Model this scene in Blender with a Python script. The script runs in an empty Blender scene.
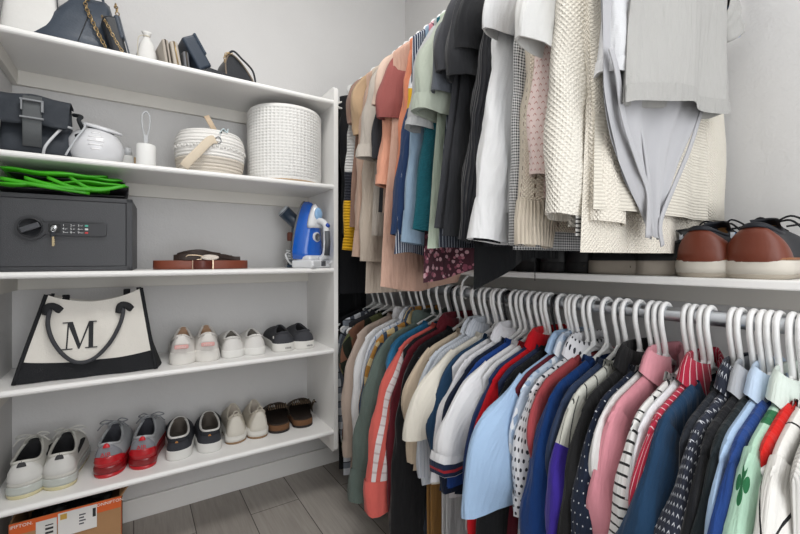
import bpy, bmesh, math, random
from math import sin, cos, pi, sqrt, radians as R
from mathutils import Vector, Matrix
random.seed(7)
SC = bpy.context.scene
COL = SC.collection
H = 0.989                      # eye height
# ---------------------------------------------------------------- camera
cam_d = bpy.data.cameras.new('camera'); cam = bpy.data.objects.new('camera', cam_d); COL.objects.link(cam)
cam.location = (0, 0, H); cam.rotation_euler = (R(90), 0, R(-33))
cam_d.sensor_width = 36; cam_d.lens = 36*410/800; cam_d.shift_y = -8/800; cam_d.clip_start = 0.02
SC.camera = cam
# ---------------------------------------------------------------- world and lamps
w = bpy.data.worlds.new('World'); SC.world = w; w.use_nodes = True
w.node_tree.nodes['Background'].inputs[0].default_value = (0.97, 0.98, 1.0, 1)
w.node_tree.nodes['Background'].inputs[1].default_value = 1.25
def area(name, loc, rot, size, power, col=(1, 1, 1), size_y=None):
    d = bpy.data.lights.new(name, 'AREA'); d.energy = power; d.size = size; d.color = col
    if size_y: d.shape = 'RECTANGLE'; d.size_y = size_y
    o = bpy.data.objects.new(name, d); COL.objects.link(o); o.location = loc; o.rotation_euler = rot
    return o
area('ceiling_lamp', (0.28, 0.62, 2.56), (0, 0, 0), 0.5, 13, (1, .985, .96))
area('rear_fill', (0.3, -0.95, 1.35), (R(90), 0, 0), 1.1, 14, (.97, .985, 1), 2.0)  # unseen fill lamp added behind the camera to brighten the low parts
vs = SC.view_settings
vs.view_transform = 'Standard'; vs.look = 'None'; vs.exposure = 0.2; vs.gamma = 1.0; vs.use_curve_mapping = False
# ---------------------------------------------------------------- pixel geometry (800 x 534 frame)
def ray(px):
    t = (px-400)/410
    return .5446+.8387*t, .8387-.5446*t
def onY(px, py, Y):
    a, b = ray(px); z = Y/b
    return Vector((z*a, Y, H+(259-py)*z/410))
def onX(px, py, X):
    a, b = ray(px); z = X/a
    return Vector((X, z*b, H+(259-py)*z/410))
# ---------------------------------------------------------------- node helpers
def lin(h):
    h = h.lstrip('#'); o = []
    for i in (0, 2, 4):
        c = int(h[i:i+2], 16)/255
        o.append(c/12.92 if c <= .04045 else ((c+.055)/1.055)**2.4)
    return (o[0], o[1], o[2], 1)
class NT:
    def __init__(s, name, rough=.6, spec=.4):
        s.m = bpy.data.materials.new(name); s.m.use_nodes = True; s.t = s.m.node_tree
        s.p = s.t.nodes['Principled BSDF']; s.p.inputs['Roughness'].default_value = rough
        s.p.inputs['Specular IOR Level'].default_value = spec
    def n(s, typ, **k):
        o = s.t.nodes.new(typ)
        for a, b in k.items(): setattr(o, a, b)
        return o
    def put(s, x, sock):
        if isinstance(x, (int, float)): sock.default_value = x
        elif isinstance(x, tuple): sock.default_value = x
        else: s.t.links.new(x, sock)
    def f(s, op, a, b=0.0, c=0.0):
        o = s.n('ShaderNodeMath', operation=op)
        s.put(a, o.inputs[0]); s.put(b, o.inputs[1]); s.put(c, o.inputs[2])
        return o.outputs[0]
    def mix(s, fac, a, b):
        o = s.n('ShaderNodeMix', data_type='RGBA')
        s.put(fac, o.inputs[0]); s.put(a, o.inputs[6]); s.put(b, o.inputs[7])
        return o.outputs[2]
    def noise(s, scale, detail=3, vec=None, out=0):
        o = s.n('ShaderNodeTexNoise'); o.inputs['Scale'].default_value = scale; o.inputs['Detail'].default_value = detail
        if vec is None: vec = s.n('ShaderNodeTexCoord').outputs['Object']
        s.t.links.new(vec, o.inputs['Vector']); return o.outputs[out]
    def bump(s, h, strength, dist):
        o = s.n('ShaderNodeBump'); o.inputs['Strength'].default_value = strength; o.inputs['Distance'].default_value = dist
        s.put(h, o.inputs['Height']); s.t.links.new(o.outputs[0], s.p.inputs['Normal'])
def simple(name, col, rough=.5, metal=0, bump=0, bscale=60, var=.06, spec=.4, coat=0, alpha=None, trans=0):
    s = NT(name, rough, spec); c = lin(col)
    nz = s.noise(bscale*.35, 3)
    dk = tuple(x*(1-var) for x in c[:3])+(1,)
    s.put(s.mix(nz, c, dk), s.p.inputs['Base Color'])
    s.p.inputs['Metallic'].default_value = metal
    if coat: s.p.inputs['Coat Weight'].default_value = coat
    if trans: s.p.inputs['Transmission Weight'].default_value = trans
    if bump: s.bump(s.noise(bscale, 4), bump, .002)
    return s.m
_fc = {}
def fabric(col, pat=None, rough=.92, key=None):
    """cloth: UV is in metres, u across and v down from the shoulder"""
    k = (col, repr(pat), rough)
    if k in _fc: return _fc[k]
    s = NT('cloth', rough, .15)
    uv = s.n('ShaderNodeTexCoord').outputs['UV']
    sep = s.n('ShaderNodeSeparateXYZ'); s.t.links.new(uv, sep.inputs[0]); u, v = sep.outputs[0], sep.outputs[1]
    base = lin(col); out = base; hb = None; bs, bd = .35, .0012
    def fr(x, pitch): return s.f('FRACT', s.f('ADD', s.f('DIVIDE', x, pitch), 50.0))
    def line(x, pitch, wd): return s.f('LESS_THAN', fr(x, pitch), wd/pitch)
    def tri(x, pitch): return s.f('ABSOLUTE', s.f('SUBTRACT', fr(x, pitch), .5))
    layers = [] if pat is None else (pat if isinstance(pat, list) else [pat])
    for p in layers:
        t = p[0]
        if t == 'vstripe': out = s.mix(line(u, p[2], p[3]), out, lin(p[1]))
        elif t == 'hstripe': out = s.mix(line(v, p[2], p[3]), out, lin(p[1]))
        elif t == 'dstripe': out = s.mix(line(s.f('ADD', u, s.f('MULTIPLY', v, p[4])), p[2], p[3]), out, lin(p[1]))
        elif t == 'grid': out = s.mix(s.f('MAXIMUM', line(u, p[2], p[3]), line(v, p[2]*1.25, p[3])), out, lin(p[1]))
        elif t == 'gingham':
            q = s.f('MULTIPLY', s.f('ADD', line(u, p[2], p[2]*.5), line(v, p[2], p[2]*.5)), .5)
            out = s.mix(q, out, lin(p[1]))
        elif t == 'dots':
            row = s.f('FLOOR', s.f('DIVIDE', v, p[2])); off = s.f('MULTIPLY', s.f('FRACT', s.f('MULTIPLY', s.f('ADD', row, 100.0), .5)), p[2])
            a = s.f('SUBTRACT', fr(s.f('ADD', u, off), p[2]), .5); b = s.f('SUBTRACT', fr(v, p[2]), .5)
            d = s.f('ADD', s.f('MULTIPLY', a, a), s.f('MULTIPLY', b, b))
            out = s.mix(s.f('LESS_THAN', d, (p[3]/p[2])**2), out, lin(p[1]))
        elif t == 'vees':       # small v-shaped sprigs
            row = s.f('FLOOR', s.f('DIVIDE', v, p[2])); off = s.f('MULTIPLY', s.f('FRACT', s.f('MULTIPLY', s.f('ADD', row, 100.0), .5)), p[2])
            a = tri(s.f('ADD', u, off), p[2]); b = s.f('SUBTRACT', fr(v, p[2]), .5)
            q = s.f('LESS_THAN', s.f('ABSOLUTE', s.f('SUBTRACT', s.f('MULTIPLY', a, 1.3), s.f('ADD', b, .15))), .10)
            q = s.f('MULTIPLY', q, s.f('LESS_THAN', a, .25)); out = s.mix(q, out, lin(p[1]))
        elif t == 'clover':
            row = s.f('FLOOR', s.f('DIVIDE', v, p[2])); off = s.f('MULTIPLY', s.f('FRACT', s.f('MULTIPLY', s.f('ADD', row, 100.0), .5)), p[2])
            a = s.f('SUBTRACT', fr(s.f('ADD', u, off), p[2]), .5); b = s.f('SUBTRACT', fr(v, p[2]), .5)
            rad = s.f('SQRT', s.f('ADD', s.f('MULTIPLY', a, a), s.f('MULTIPLY', b, b)))
            lobe = s.f('POWER', s.f('ABSOLUTE', s.f('COSINE', s.f('MULTIPLY', s.f('ARCTAN2', b, a), 2.0))), .45)
            out = s.mix(s.f('LESS_THAN', rad, s.f('MULTIPLY', lobe, p[3]/p[2])), out, lin(p[1]))
        elif t == 'chevron':
            q = line(s.f('ADD', v, s.f('MULTIPLY', tri(u, p[4]), p[4])), p[2], p[3]); out = s.mix(q, out, lin(p[1]))
        elif t == 'bands':      # (v0, v1, colour)
            for v0, v1, c in p[1]:
                q = s.f('MULTIPLY', s.f('GREATER_THAN', v, v0), s.f('LESS_THAN', v, v1)); out = s.mix(q, out, lin(c))
        elif t == 'ubands':
            for v0, v1, c in p[1]:
                q = s.f('MULTIPLY', s.f('GREATER_THAN', u, v0), s.f('LESS_THAN', u, v1)); out = s.mix(q, out, lin(c))
        elif t in ('floral', 'camo'):
            vo = s.n('ShaderNodeTexVoronoi'); vo.inputs['Scale'].default_value = p[2]; s.t.links.new(uv, vo.inputs['Vector'])
            sp = s.n('ShaderNodeSeparateColor'); s.t.links.new(vo.outputs['Color'], sp.inputs[0])
            for i, c in enumerate(p[1]):
                q = s.f('LESS_THAN', s.f('ABSOLUTE', s.f('SUBTRACT', sp.outputs[0], (i+.5)/len(p[1]))), .5/len(p[1])*p[3])
                if t == 'floral': q = s.f('MULTIPLY', q, s.f('LESS_THAN', vo.outputs['Distance'], p[4]))
                out = s.mix(q, out, lin(c))
        elif t == 'heather': out = s.mix(s.f('MULTIPLY', s.noise(p[2], 4, uv), p[3]), out, lin(p[1]))
        elif t == 'waffle':
            P = p[1]
            hb = s.f('MULTIPLY', s.f('ABSOLUTE', s.f('SINE', s.f('MULTIPLY', s.f('ADD', u, v), pi/P))), s.f('ABSOLUTE', s.f('SINE', s.f('MULTIPLY', s.f('SUBTRACT', u, v), pi/P))))
            bs, bd = .75, P*.35
        elif t == 'rib':
            hb = s.f('ABSOLUTE', s.f('SINE', s.f('MULTIPLY', u, pi/p[1]))); bs, bd = .9, p[1]*.35
        elif t == 'hrib':
            hb = s.f('ABSOLUTE', s.f('SINE', s.f('MULTIPLY', v, pi/p[1]))); bs, bd = .9, p[1]*.35
        elif t == 'holes':      # open-work dashes running down a knit
            a = s.f('LESS_THAN', fr(u, p[2]), .1); b = s.f('LESS_THAN', fr(v, .018), .45)
            out = s.mix(s.f('MULTIPLY', a, b), out, lin(p[1]))
    nz = s.noise(9, 3, uv)
    out2 = s.n('ShaderNodeMix', data_type='RGBA'); out2.blend_type = 'MULTIPLY'
    s.put(s.f('MULTIPLY', nz, .22), out2.inputs[0]); s.put(out, out2.inputs[6]); out2.inputs[7].default_value = (.72, .72, .72, 1)
    s.t.links.new(out2.outputs[2], s.p.inputs['Base Color'])
    if hb is None:
        hb = s.f('ADD', s.noise(420, 2, uv), s.f('MULTIPLY', s.noise(22, 3, uv), 2.2)); bs, bd = .3, .0025
    if hb is not None:
        mp = s.n('ShaderNodeMapping'); s.t.links.new(uv, mp.inputs[0]); mp.inputs['Scale'].default_value = (1.0, .22, 1)
        wr = s.noise(24, 3, mp.outputs[0]); b0 = s.n('ShaderNodeBump'); b0.inputs['Strength'].default_value = .55; b0.inputs['Distance'].default_value = .03; s.put(wr, b0.inputs['Height'])
    s.bump(hb, bs, bd)
    lastb = [n_ for n_ in s.t.nodes if n_.type == 'BUMP' and n_ != b0][-1]; s.t.links.new(b0.outputs[0], lastb.inputs['Normal'])
    s.p.inputs['Sheen Weight'].default_value = .12
    _fc[k] = s.m
    return s.m
# ---------------------------------------------------------------- mesh kit
class G:
    def __init__(s): s.v, s.f, s.uv, s.sm = [], [], [], []
    def vert(s, p, uv=(0, 0)): s.v.append(tuple(p)); s.uv.append(uv); return len(s.v)-1
    def face(s, ids, sm=True): s.f.append(tuple(ids)); s.sm.append(sm)
    def rows(s, rows, uvs=None, closed=False, cap0=False, cap1=False, sm=True, flip=False):
        base = len(s.v); n = len(rows[0])
        for i, r in enumerate(rows):
            for j, p in enumerate(r): s.vert(p, uvs[i][j] if uvs else (j*.01, i*.01))
        for i in range(len(rows)-1):
            for j in range(n if closed else n-1):
                a, b = base+i*n+j, base+i*n+(j+1) % n; c, d = b+n, a+n
                s.face((a, d, c, b) if flip else (a, b, c, d), sm)
        if cap0: s.face([base+j for j in range(n)][::-1 if not flip else 1], False)
        if cap1:
            k = base+(len(rows)-1)*n; s.face([k+j for j in range(n)][::1 if not flip else -1], False)
        return s
    def tube(s, pts, r, seg=8, cap=True, sq=None, flat=None, up=None, uvw=None):
        """tube along pts; r number or list; flat=(a,b) gives an a x b band profile oriented by up"""
        pts = [Vector(p) for p in pts]; n = len(pts); rows = []; uvs = []
        T = [(pts[min(i+1, n-1)]-pts[max(i-1, 0)]).normalized() for i in range(n)]
        ref = Vector(up) if up else (Vector((0, 0, 1)) if abs(T[0].z) < .9 else Vector((0, 1, 0)))
        L = 0
        for i in range(n):
            if i: L += (pts[i]-pts[i-1]).length
            nn = ref-T[i]*ref.dot(T[i])
            if nn.length < 1e-4: nn = T[i].orthogonal()
            nn.normalize(); bb = T[i].cross(nn)
            if not up: ref = nn
            rr = r[i] if isinstance(r, (list, tuple)) else r
            if flat:
                a, b = flat; k = rr if isinstance(r, (list, tuple)) else 1
                row = [pts[i]+nn*(a*k*x)+bb*(b*y) for x, y in ((1, .6), (.85, 1), (-.85, 1), (-1, .6), (-1, -.6), (-.85, -1), (.85, -1), (1, -.6))]
                uvs.append([(a*x, L) for x in (1, .85, -.85, -1, -1, -.85, .85, 1)])
            else:
                row = [pts[i]+(nn*cos(2*pi*j/seg)+bb*sin(2*pi*j/seg))*rr for j in range(seg)]
                uvs.append([(j*.01, L) for j in range(seg)])
            rows.append(row)
        s.rows(rows, uvs, closed=True, cap0=cap, cap1=cap, flip=True); return s
    def lathe(s, prof, seg=32, c=(0, 0, 0), sx=1, sy=1, sm=True, M=None):
        rows = []; uvs = []; L = 0
        for i, (r, z) in enumerate(prof):
            if i: L += sqrt((r-prof[i-1][0])**2+(z-prof[i-1][1])**2)
            row = [Vector((c[0]+r*sx*cos(2*pi*j/seg), c[1]+r*sy*sin(2*pi*j/seg), c[2]+z)) for j in range(seg)]
            if M: row = [M @ p for p in row]
            rows.append(row); rm = max(q[0] for q in prof); uvs.append([(2*pi*rm*(j if j <= seg/2 else seg-j)/seg, L) for j in range(seg)])
        s.rows(rows, uvs, closed=True, cap0=prof[0][0] > 1e-5, cap1=prof[-1][0] > 1e-5, sm=sm); return s
    def box(s, lo, hi, bev=.002, M=None, seg=2):
        bm = bmesh.new(); bmesh.ops.create_cube(bm, size=1)
        lo, hi = Vector(lo), Vector(hi)
        for v in bm.verts: v.co = Vector([(lo[i]+hi[i])/2+v.co[i]*(hi[i]-lo[i]) for i in range(3)])
        if bev > 0: bmesh.ops.bevel(bm, geom=bm.edges[:], offset=min(bev, min(hi-lo)*.45), segments=seg, affect='EDGES', profile=.5)
        base = len(s.v)
        bm.verts.index_update()
        for v in bm.verts:
            p = M @ v.co if M else v.co; s.vert(p, (v.co.x+v.co.y*.7, v.co.z+v.co.y*.3))
        for f in bm.faces: s.face([base+v.index for v in f.verts], False)
        bm.free(); return s
    def prism(s, poly, d0, d1, fn):
        """extruded 2-D outline; fn(a,b,d) -> point"""
        n = len(poly); b0 = len(s.v)
        for d in (d0, d1):
            for a, b in poly: s.vert(fn(a, b, d), (a, b))
        s.face([b0+i for i in range(n)], False); s.face([b0+n+i for i in range(n)][::-1], False)
        for i in range(n):
            j = (i+1) % n; s.face((b0+j, b0+i, b0+n+i, b0+n+j), False)
        return s
    def build(s, name, mat, parent=None, loc=None, weld=False):
        me = bpy.data.meshes.new(name); me.from_pydata(s.v, [], s.f)
        me.polygons.foreach_set('use_smooth', s.sm)
        ul = me.uv_layers.new(name='UVMap')
        d = [0.0]*(2*len(me.loops)); vi = [0]*len(me.loops); me.loops.foreach_get('vertex_index', vi)
        for i, k in enumerate(vi): d[2*i], d[2*i+1] = s.uv[k]
        ul.data.foreach_set('uv', d)
        if weld:
            bm = bmesh.new(); bm.from_mesh(me); bmesh.ops.remove_doubles(bm, verts=bm.verts[:], dist=1e-5)
            bmesh.ops.recalc_face_normals(bm, faces=bm.faces[:]); bm.to_mesh(me); bm.free()
        me.update(); me.materials.append(mat)
        o = bpy.data.objects.new(name, me); COL.objects.link(o)
        if parent is not None: o.parent = parent
        if loc is not None: o.location = loc
        return o
LABELS = {}
def tag(o, label, cat, group=None, kind=None):
    if kind: o['kind'] = kind
    if label:
        if label in LABELS and LABELS[label] != group: print('DUPLICATE LABEL', label)
        LABELS[label] = group
        n = len(label.split())
        if n < 4 or n > 16: print('LABEL LENGTH', n, label)
        o['label'] = label; o['category'] = cat
    if group: o['group'] = group
    return o
def thing(name, label, cat, loc=(0, 0, 0), rz=0, group=None):
    o = bpy.data.objects.new(name, None); COL.objects.link(o); o.empty_display_size = .05
    o.location = loc; o.rotation_euler = (0, 0, rz)
    return tag(o, label, cat, group)
def struct(name, g, mat):
    o = g.build(name, mat); o['kind'] = 'structure'; return o
def bez(p, n=12):
    p = [Vector(q) for q in p]; out = []
    for i in range(n+1):
        t = i/n; q = p[:]
        while len(q) > 1: q = [q[k].lerp(q[k+1], t) for k in range(len(q)-1)]
        out.append(q[0])
    return out
def cr(pts, n=6, closed=False):
    """Catmull-Rom through pts"""
    P = [Vector(p) for p in pts]; N = len(P); out = []
    for i in range(N if closed else N-1):
        if closed: a, b, c, d = P[i-1], P[i], P[(i+1) % N], P[(i+2) % N]
        else: a, b, c, d = P[max(i-1, 0)], P[i], P[i+1], P[min(i+2, N-1)]
        for k in range(n):
            t = k/n; out.append(.5*((2*b)+(c-a)*t+(2*a-5*b+4*c-d)*t*t+(3*b-a-3*c+d)*t**3))
    if not closed: out.append(P[-1])
    return out
def sst(a, b, x):
    t = max(0, min(1, (x-a)/(b-a))); return t*t*(3-2*t)
def textmesh(name, body, size, mat, parent, M, depth=.0004, align='CENTER'):
    c = bpy.data.curves.new(name, 'FONT'); c.body = body; c.size = size; c.extrude = depth; c.align_x = align; c.align_y = 'CENTER'; c.resolution_u = 2
    t = bpy.data.objects.new(name, c); COL.objects.link(t)
    dg = bpy.context.evaluated_depsgraph_get(); me = bpy.data.meshes.new_from_object(t.evaluated_get(dg))
    bpy.data.objects.remove(t); me.transform(M); me.materials.clear(); me.materials.append(mat); me.name = name
    o = bpy.data.objects.new(name, me); COL.objects.link(o); o.parent = parent
    return o
# ================================================================ the room
XR, YB, XL, YF = 1.24, 1.86, -0.342, 1.55     # right wall, back wall, left wall, front of shelf unit
ms = NT('painted wall', .75, .3)
nz = ms.noise(5, 2); ms.put(ms.mix(nz, lin('d3d2d1'), lin('cdcccb')), ms.p.inputs['Base Color'])
ms.bump(ms.f('ADD', ms.noise(160, 3), ms.f('MULTIPLY', ms.noise(28, 3), 1.6)), .22, .004); WALL = ms.m
CEIL = simple('ceiling paint', 'ecebe8', .85, bump=.15, bscale=90, var=.02)
PAINT = simple('white shelf paint', 'efeeec', .42, var=.02, bump=.03, bscale=35)
CLEAT = simple('off white cleat paint', 'dcd9d2', .5, var=.04, bump=.05, bscale=35)
fm = NT('grey oak plank', .5, .35)
tc = fm.n('ShaderNodeTexCoord').outputs['Object']; mp = fm.n('ShaderNodeMapping'); fm.t.links.new(tc, mp.inputs[0]); mp.inputs['Rotation'].default_value = (0, 0, R(90))
br = fm.n('ShaderNodeTexBrick'); fm.t.links.new(mp.outputs[0], br.inputs['Vector'])
br.inputs['Color1'].default_value = lin('bfb9b2'); br.inputs['Color2'].default_value = lin('aca69f'); br.inputs['Mortar'].default_value = lin('55514c')
br.inputs['Scale'].default_value = 1; br.inputs['Mortar Size'].default_value = .0016; br.inputs['Brick Width'].default_value = 1.2; br.inputs['Row Height'].default_value = .19; br.offset = .37
mp2 = fm.n('ShaderNodeMapping'); fm.t.links.new(tc, mp2.inputs[0]); mp2.inputs['Scale'].default_value = (22, 1.6, 5)
gr = fm.noise(3.2, 6, mp2.outputs[0])
mp3 = fm.n('ShaderNodeMapping'); fm.t.links.new(tc, mp3.inputs[0]); mp3.inputs['Scale'].default_value = (70, 3, 5)
gr2 = fm.noise(3.2, 4, mp3.outputs[0])
mxx = fm.n('ShaderNodeMix', data_type='RGBA'); mxx.blend_type = 'MULTIPLY'; mxx.inputs[0].default_value = .75
fm.t.links.new(br.outputs['Color'], mxx.inputs[6]); fm.put(fm.mix(fm.f('ADD', fm.f('MULTIPLY', gr, .7), fm.f('MULTIPLY', gr2, .4)), lin('8f8a86'), lin('ffffff')), mxx.inputs[7])
fm.t.links.new(mxx.outputs[2], fm.p.inputs['Base Color']); fm.bump(fm.f('ADD', gr2, fm.f('MULTIPLY', br.outputs['Fac'], -2.0)), .2, .001); FLOOR = fm.m
CEILZ = 2.6
struct('floor', G().box((XL-.1, -1.2, -.05), (XR+.1, YB+.1, 0), 0), FLOOR)
struct('ceiling', G().box((XL-.1, -1.2, CEILZ), (XR+.1, YB+.1, CEILZ+.08), 0), CEIL)
struct('wall_back', G().box((XL-.1, YB, 0), (XR+.1, YB+.1, CEILZ), 0), WALL)
struct('wall_right', G().box((XR, -1.2, 0), (XR+.1, YB, CEILZ), 0), WALL)
struct('wall_left', G().box((XL-.1, -1.2, 0), (XL, YB, CEILZ), 0), WALL)
BASEB = simple('baseboard paint', 'e4e3e0', .45, var=.02)
struct('baseboard_back', G().box((XL, YB-.013, 0), (XR, YB, .08), .003), BASEB)
struct('baseboard_right', G().box((XR-.013, -1.2, 0), (XR, YB-.013, .08), .003), BASEB)
struct('baseboard_left', G().box((XL, -1.2, 0), (XL+.013, YB-.013, .08), .003), BASEB)
# ---- built-in shelf unit on the back wall
SH = [H-.700, H-.368, H-.037, H+.305, H+.651]      # shelf tops, lowest first
XP0, XP1 = .685, .7035
TOPV = ['lowest', 'second', 'middle', 'fourth', 'top']
unit = thing('shelving_unit', 'white built-in shelving unit of five shelves against the back wall', 'shelves', (XL, YB, 0))
def rel(o, root):
    o.location = -Vector(root.location); return o
for i, zt in enumerate(SH):
    g = G(); pr = []                                   # bullnose board
    n = 6; th = .019; rr = th/2
    for k in range(n+1):
        a = -pi/2-pi*k/n; pr.append((YF+rr+cos(a)*rr*1.0, zt-rr+sin(a)*rr))
    pr = [(y, z) for y, z in pr]; pr += [(YB, zt), (YB, zt-th)]
    g.prism(pr[::-1], XL, XP0, lambda a, b, d: Vector((d, a, b)))
    rel(g.build('shelf', PAINT, unit), unit)
    c = G(); zc = zt-th
    if i: c.box((XL+.016, YB-.017, zc-.048), (XP0, YB, zc), .0015)
    else: c.box((XL+.016, YB-.017, zc-.06), (XP0, YB, zc), .0015)
    if i: c.box((XL, YF+.015, zc-.048), (XL+.017, YB, zc), .0015)
    rel(c.build('cleat', CLEAT, unit), unit)
pz0, pz1 = H-.79, H+.706; c = .012
side = [(YF, pz0+c), (YF+c, pz0), (YB, pz0), (YB, pz1), (YF+c, pz1), (YF, pz1-c)]
g = G().prism(side[::-1], XP0, XP1, lambda a, b, d: Vector((d, a, b)))
rel(g.build('side_panel', PAINT, unit), unit)
# ---- right wall: shoe shelf, rods, brackets
XS = .935; ZS = H-.037
RS = thing('wall_shelf', 'long white wall shelf above the lower clothes rod', 'shelf', (XR, .8, ZS-.019))
g = G().box((XS, -.6, ZS-.017), (XR, YB, ZS), .003)
rel(g.build('board', PAINT, RS), RS)
g = G().box((XR-.018, -.6, ZS-.017-.06), (XR, YB, ZS-.017), .002); rel(g.build('cleat', CLEAT, RS), RS)
METAL = simple('brushed rod metal', 'c9cdd2', .28, metal=1, var=.05)
WMET = simple('white enamel metal', 'e6e6e4', .4, var=.03)
XROD = .92; ZL = H-.112; ZU = H+.845; RR = .0145
def rod(z, y0, label, ys):
    t = thing('clothes_rod', label, 'rod', (XROD, y0, z))
    g = G().tube([(XROD, y0, z), (XROD, YB-.001, z)], RR, 20); rel(g.build('pole', METAL, t), t)
    g = G().lathe([(.03, 0), (.03, .006), (.02, .014)], 20, M=Matrix.Translation((XROD, YB, z)) @ Matrix.Rotation(R(90), 4, 'X')); rel(g.build('flange', WMET, t), t)
    for bi, yy in enumerate(ys):
        g = G(); t = thing('rod_bracket', ('white metal bracket under the wall shelf holding the lower rod, %s' if z < H else 'white metal bracket holding the upper rod, %s') % ('farther along' if bi == 0 else 'nearer the camera'), 'bracket', (XR, yy, z))
        ztop = ZS-.017 if z < H else z+.0
        if z < H:
            g.box((XROD+.02, yy-.011, ztop-.004), (XR-.018, yy+.011, ztop), .001)
            g.tube([(XROD+.01, yy, ztop-.002), (XROD-.012, yy, ztop-.02), (XROD-.021, yy, z), (XROD, yy, z-.018), (XROD+.02, yy, z-.003)], .004, 8)
            g.box((XR-.004, yy-.011, ztop-.27), (XR, yy+.011, ztop-.06), .001)
            g.tube([(XROD+.02, yy, z-.004), (XR-.1, yy, z-.06), (XR-.004, yy, z-.2)], .005, 8)
        else:
            g.box((XR-.005, yy-.012, z-.1), (XR, yy+.012, z+.1), .001)
            g.tube([(XR-.004, yy, z-.02), (XROD+.05, yy, z-.03), (XROD, yy, z-.018), (XROD-.018, yy, z), (XROD-.005, yy, z+.017)], .005, 8)
        rel(g.build('bracket', WMET, t), t)
    return t
rod(ZL, -.5, 'silver metal clothes rod running below the wall shelf', [1.02, .15])
rod(ZU, .1, 'silver metal upper clothes rod near the ceiling above the hanging tops', [1.3, .55])
# ================================================================ hangers
HPL = simple('white hanger plastic', 'e9e9e8', .38, var=.02)
HBL = simple('black velvet hanger', '1b1b1d', .8, var=.1)
HBLUE = simple('blue hanger plastic', '1f7fd0', .35, var=.03)
HGRY = simple('grey hanger plastic', '9fa2a6', .4, var=.03)
_hm = {}
def hanger_mesh(kind):
    if kind in _hm: return _hm[kind]
    r = .0052 if kind != 'black' else .0032
    Rr = RR+r+.0012; cz = RR+r-Rr
    g = G(); p = []
    for k in range(13):
        a = R(-25+k*17.5); p.append((cos(a)*Rr, 0, cz+sin(a)*Rr))
    p += [(-Rr*.93, 0, -.022), (-.010, 0, -.050), (-.002, 0, -.075), (0, 0, -.094)]
    g.tube(cr(p, 3), r, 10)
    hook = g
    b = G(); q = .205
    arm = [(0, 0, -.092), (.03, 0, -.103), (.10, 0, -.134), (.17, 0, -.166), (.198, 0, -.180), (.204, 0, -.189), (.196, 0, -.197), (.17, 0, -.199), (0, 0, -.199)]
    arm = [(x*.93, y, z+.014*x) for x, y, z in arm]; b.tube(cr(arm, 4), r*.95, 8); b.tube(cr([(-x, y, z) for x, y, z in arm], 4), r*.95, 8)
    if kind == 'white':      # webbed neck of the moulded hanger
        b.prism([(-.034, -.1065), (.034, -.1065), (.006, -.082), (-.006, -.082)][::-1], -.0022, .0022, lambda x, z, d: Vector((x, d, z)))
    if kind == 'blue':
        for q_ in (hook, b): q_.v = [(x*(1.30 if q_ is b else 1), y, z-.07 if z < -.06 else z) for x, y, z in q_.v]
    _hm[kind] = (hook, b); return _hm[kind]
_hproto = {}
def hanger(y, zr, rz, kind, label, group, tilt=0):
    mat = {'white': HPL, 'black': HBL, 'blue': HBLUE, 'grey': HGRY}[kind]
    root = bpy.data.objects.new('clothes_hanger', None); COL.objects.link(root); root.empty_display_size = .05
    root.location = (XROD, y, zr); root.rotation_euler = (0, tilt, rz)
    tag(root, label, 'hanger', group)
    if kind not in _hproto:
        a, b = hanger_mesh(kind); _hproto[kind] = (a.build('hook', mat, root), b.build('arms', mat, root))
    else:
        for o in _hproto[kind]:
            c = o.copy(); COL.objects.link(c); c.parent = root
    return root
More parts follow.
